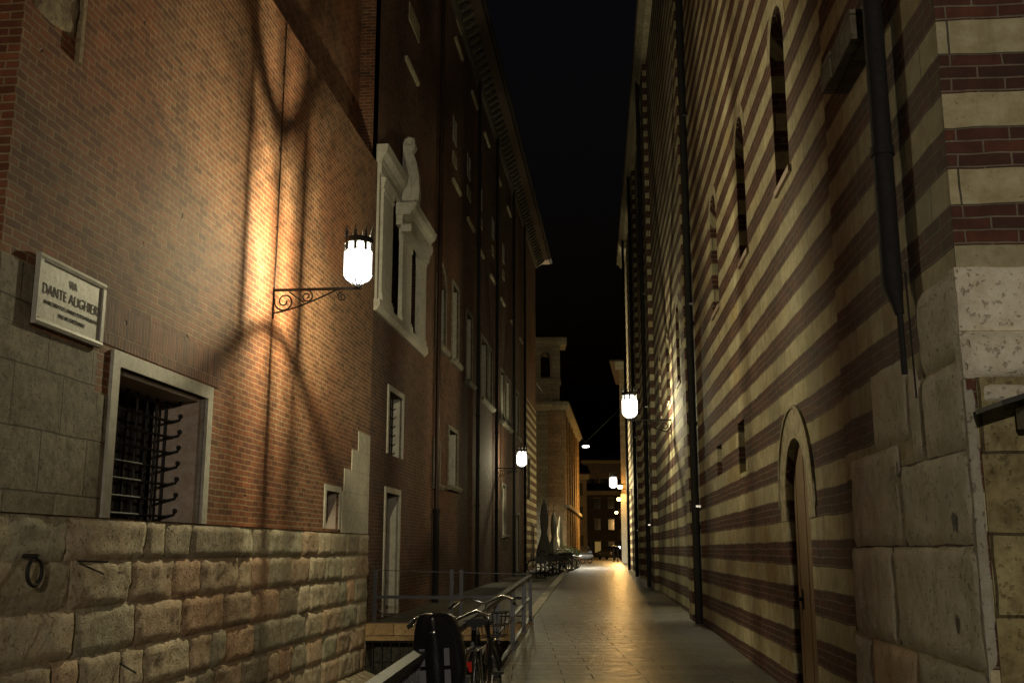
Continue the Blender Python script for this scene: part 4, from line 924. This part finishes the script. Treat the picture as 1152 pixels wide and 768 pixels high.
# ochre house at the far end of the church side
FH = Frame((8.85, 86, 0), (1, -.14, 0), (-.14, -1, 0))
h1 = house('ochre_house', 'tall ochre house with jutting cornice just beyond the striped church', 'house', FH, 12, 16.8, 12, M['facade_warm'], win=([2.5, 5.5, 8.5], [6.5, 10, 13.3], 0, 1.8, 1.1), cor=.75)
m = MB(); m.box(FH, -.05, 12, .0, 6, 0, .14); m.build('stone_base', M['corner'], h1)
m = MB(); m.box(FH, .55, .85, 2.6, 5.0, .15, .9); m.build('hanging_sign', M['shutter'], h1)
F1 = Frame((5.6, 128, 0), (1, .0, 0), (0, -1, 0)); house('town_house', 'dark narrow town house just right of the bell gable church', 'house', Frame((4.5, 128, 0), (1, 0, 0), (0, -1, 0)), 4.5, 10.5, 12, M['facade_grey'], win=([1.2, 3.2], [1.8, 5.2, 8], 0, 1.5, .8))
house('town_house', 'dark town house of three storeys behind the orange street lamps', 'house', Frame((9.6, 165, 0), (1, -.1, 0), (-.1, -1, 0)), 7, 10.5, 12, M['facade_dark'], win=([1.5, 3.6, 5.7], [1.2, 4.6, 7.8], 0, 1.6, .9))
house('town_house', 'wide grey town house closing the far street', 'house', Frame((14, 210, 0), (1, 0, 0), (0, -1, 0)), 14, 19, 12, M['facade_grey'], win=([2, 4.6, 7.2, 9.8, 12.4], [1.5, 5.5, 9.5, 13.5], 0, 1.9, 1.1))
house('town_house', 'low town house at the centre of the far street', 'house', Frame((2, 240, 0), (1, 0, 0), (0, -1, 0)), 13, 13.5, 12, M['facade_grey'], win=([2, 4.6, 7.2, 9.8], [1.5, 5.5, 9.5], 0, 1.9, 1.1))
house('town_house', 'pale town house at the right of the far street behind the bollards', 'house', Frame((17, 150, 0), (1, 0, 0), (0, -1, 0)), 12, 11, 12, M['facade_warm'], win=([2, 4.6, 7.2, 9.8], [1.5, 5.0, 8], 0, 1.9, 1.1))

# ================================================================== far street lights ------------------------------------
def arm_lamp(x, y, z, lb, power, arm=(1.2, 0)):
    b = Vector((x + arm[0], y + arm[1], .55)); t = thing('sodium_lamp', b, lb, 'street lamp', 'orange street lamps beyond the alley')
    m = MB(); m.tube([b, b + Vector((0, 0, z - .3)), (x + arm[0] * .5, y + arm[1] * .5, z + .25), (x, y, z + .2)], [.07, .045, .03, .03], 8); m.build('pole', M['iron'], t)
    m = MB(); m.lathe((x, y, z), [(.24, .12), (.2, .22), (.03, .3)], 12); m.build('hood', M['iron'], t)
    m = MB(); m.ball((x, y, z), .21, 12, 8); m.build('globe', M['oglow'], t)
    if power:
        ld = bpy.data.lights.new('sodium_light', 'POINT'); ld.energy = power; ld.color = ORANGE; ld.shadow_soft_size = .15
        lo = link(bpy.data.objects.new('sodium_light', ld)); lo.parent = t; lo.location = Vector((x, y, z - .35)) - b
    return t
arm_lamp(8.6, 84.5, 6.5, 'nearest orange street lamp, high beside the ochre house', 260, (.6, .2))
arm_lamp(10.55, 105, 6.5, 'second orange street lamp below the nearest one', 2400)
arm_lamp(14.0, 143, 6.5, 'third orange street lamp, lowest of the right hand row', 700)
arm_lamp(15.8, 198, 5.6, 'single orange lamp left of centre in the far street', 900)
arm_lamp(18.6, 228, 5.3, 'left one of the far close pair of orange lamps', 500, (-1.2, 0))
arm_lamp(19.5, 232, 5.4, 'right one of the far close pair of orange lamps', 500)
# lamp hung on a cable over the cross street
hl = thing('suspended_lamp', (5.25, 75, 8.8), 'small white lamp hung on a cable across the far street', 'street lamp')
m = MB(); m.lathe((5.25, 75, 8.8), [(.001, .26), (.08, .22), (.26, .08), (.26, .03)], 14); m.build('hood', M['iron'], hl)
m = MB(); m.lathe((5.25, 75, 8.8), [(.25, .03), (.2, -.04), (.001, -.07)], 14); m.build('lens', M['bulb'], hl)
m = MB(); m.tube([(1.45, 61.3, 11.2)] + [(1.45 + (5.25 - 1.45) * k / 6, 61.3 + 13.7 * k / 6, 11.2 - 2.1 * (k / 6) ** .8) for k in range(1, 7)], .012, 4); m.tube([(5.25, 75, 9.1), (7.1, 66, 10.6), (7, 62, 11.4)], .012, 4); m.build('cable', M['iron'], hl)
ld = bpy.data.lights.new('hung_light', 'SPOT'); ld.energy = 5000; ld.color = (1, .93, .75); ld.spot_size = R_(150); ld.spot_blend = .6; ld.shadow_soft_size = .12
lo = link(bpy.data.objects.new('hung_light', ld)); lo.parent = hl; lo.location = (0, 0, -.12)

# lit signs, bollards, cars and scooters in the far street
def sign(x, y, z, w, h, lb, mat='wglow'):
    t = thing('lit_sign', (x, y, z), lb, 'sign'); F = Frame((x, y, 0), (1, 0, 0), (0, -1, 0))
    m = MB(); m.box(F, 0, w, z, z + h, .02, .06); m.build('panel', M[mat], t)
    m = MB(); m.box(F, -.05, w + .05, z - .05, z + h + .05, -.08, .018); m.build('housing', M['iron'], t)
sign(13.6, 140, 1.4, .55, .65, 'small bright white lit panel above the bollards')
sign(15.6, 138, 1.1, 1.1, .75, 'wide bright white shop light behind the bollards'); sign(15.9, 149, 4.9, .5, .35, 'small white light high on the right town house')
sign(17.3, 148, 4.6, .45, .45, 'greenish white lit cross shaped pharmacy light on the right')
for i in range(6):
    x = 8.9 + i * .42; y = 94 + .6 * i; nm = ['leftmost', 'second', 'third', 'fourth', 'fifth', 'rightmost'][i]
    m = MB(); m.lathe((x, y, .56), [(.06, 0), (.06, .95), (.075, .97), (.075, 1.05), (.001, 1.1)], 8); o = m.build('bollard', M['railtop']); tag(o, f'{nm} pale metal bollard of the row before the far square', 'bollard', 'bollards at the far square')
def car(x, y, rz_, lb, mat, yz=.56):
    t = thing('parked_car', (0, 0, 0), lb, 'car', 'cars parked in the far street')
    m = MB(); sect = [(-2.1, .35, .55, .62), (-2.05, .25, .85, .78), (-1.2, .22, .95, .84), (-.9, .22, 1.0, .84), (-.2, .22, 1.42, .66), (.9, .22, 1.45, .64), (1.7, .22, 1.0, .80), (2.05, .25, .9, .76), (2.1, .35, .6, .6)]
    rows = []
    for X, zb, zt, wt in sect:
        zm = min(zt, .9)
        rows.append([(X, -.82, zb), (X, -.86, .55), (X, -.84, zm), (X, -wt + .02, zt - .02), (X, 0, zt + .02), (X, wt - .02, zt - .02), (X, .84, zm), (X, .86, .55), (X, .82, zb), (X, 0, zb)])
    m.grid(rows, True); m.face(rows[0]); m.face(rows[-1]); m.build('body', mat, t)
    m = MB()
    for s_ in (-1, 1): m.face([(-.8, s_ * .86, .98), (1.5, s_ * .86, .98), (.85, s_ * .70, 1.38), (-.15, s_ * .70, 1.38)])
    m.build('side_window', M['glassdark'], t)
    for wx in (-1.3, 1.3):
        for s_ in (-1, 1):
            m = MB(); m.tube([(wx, s_ * .70, .32), (wx, s_ * .88, .32)], .32, 16); m.build('wheel', M['rubber'], t)
    for s_ in (-.6, .6):
        m = MB(); m.ball((-2.08, s_, .68), .1, 8, 6, (.4, 1.3, .8)); m.build('headlight', M['chrome'], t)
    t.location = (x, y, yz); t.rotation_euler = (0, 0, rz_); return t
car(10.8, 118, 1.2, 'dark parked car in the far street between the houses', M['carpaint']); car(7.9, 121, 1.4, 'silver parked car beside the dark narrow town house', M['scooterpaint'])
def scooter(x, y, rz_, lb):
    t = thing('parked_scooter', (0, 0, 0), lb, 'scooter', 'scooters parked before the far square')
    for yy in (0, 1.25): m = MB(); m.tube([(0, yy + .2 * math.cos(a), .24 + .2 * math.sin(a)) for a in [k * math.pi / 8 for k in range(16)]], .05, 8, closed=True); m.build('wheel', M['rubber'], t)
    m = MB(); m.grid([[(w_ * math.cos(a), yy, zc + hh * math.sin(a)) for a in [k * math.pi / 5 for k in range(10)]] for yy, w_, zc, hh in ((-.3, .05, .55, .08), (-.1, .16, .55, .2), (.3, .17, .5, .22), (.5, .14, .35, .1), (.85, .16, .33, .06), (1.0, .18, .6, .25), (1.12, .08, .8, .2))], True); m.build('body', M['scooterpaint'], t)
    m = MB(); m.box(WF, -.14, .14, .74, .82, -.5, .2); m.build('seat', M['rubber'], t)
    m = MB(); m.tube([(0, 1.22, .3), (0, 1.0, .95)], .03, 6); m.tube([(-.32, .92, 1.0), (0, 1.0, .97), (.32, .92, 1.0)], .015, 6); m.build('handlebar', M['iron'], t)
    m = MB(); m.ball((0, 1.12, .88), .07, 8, 6); m.build('headlight', M['chrome'], t)
    t.location = (x, y, .56); t.rotation_euler = (0, 0, rz_)
scooter(4.6, 78, 1.9, 'silver scooter nearest the bell gable church'); scooter(5.3, 80.5, 1.8, 'middle silver scooter of the three before the church'); scooter(6.0, 83, 2.0, 'silver scooter farthest along in the far square')
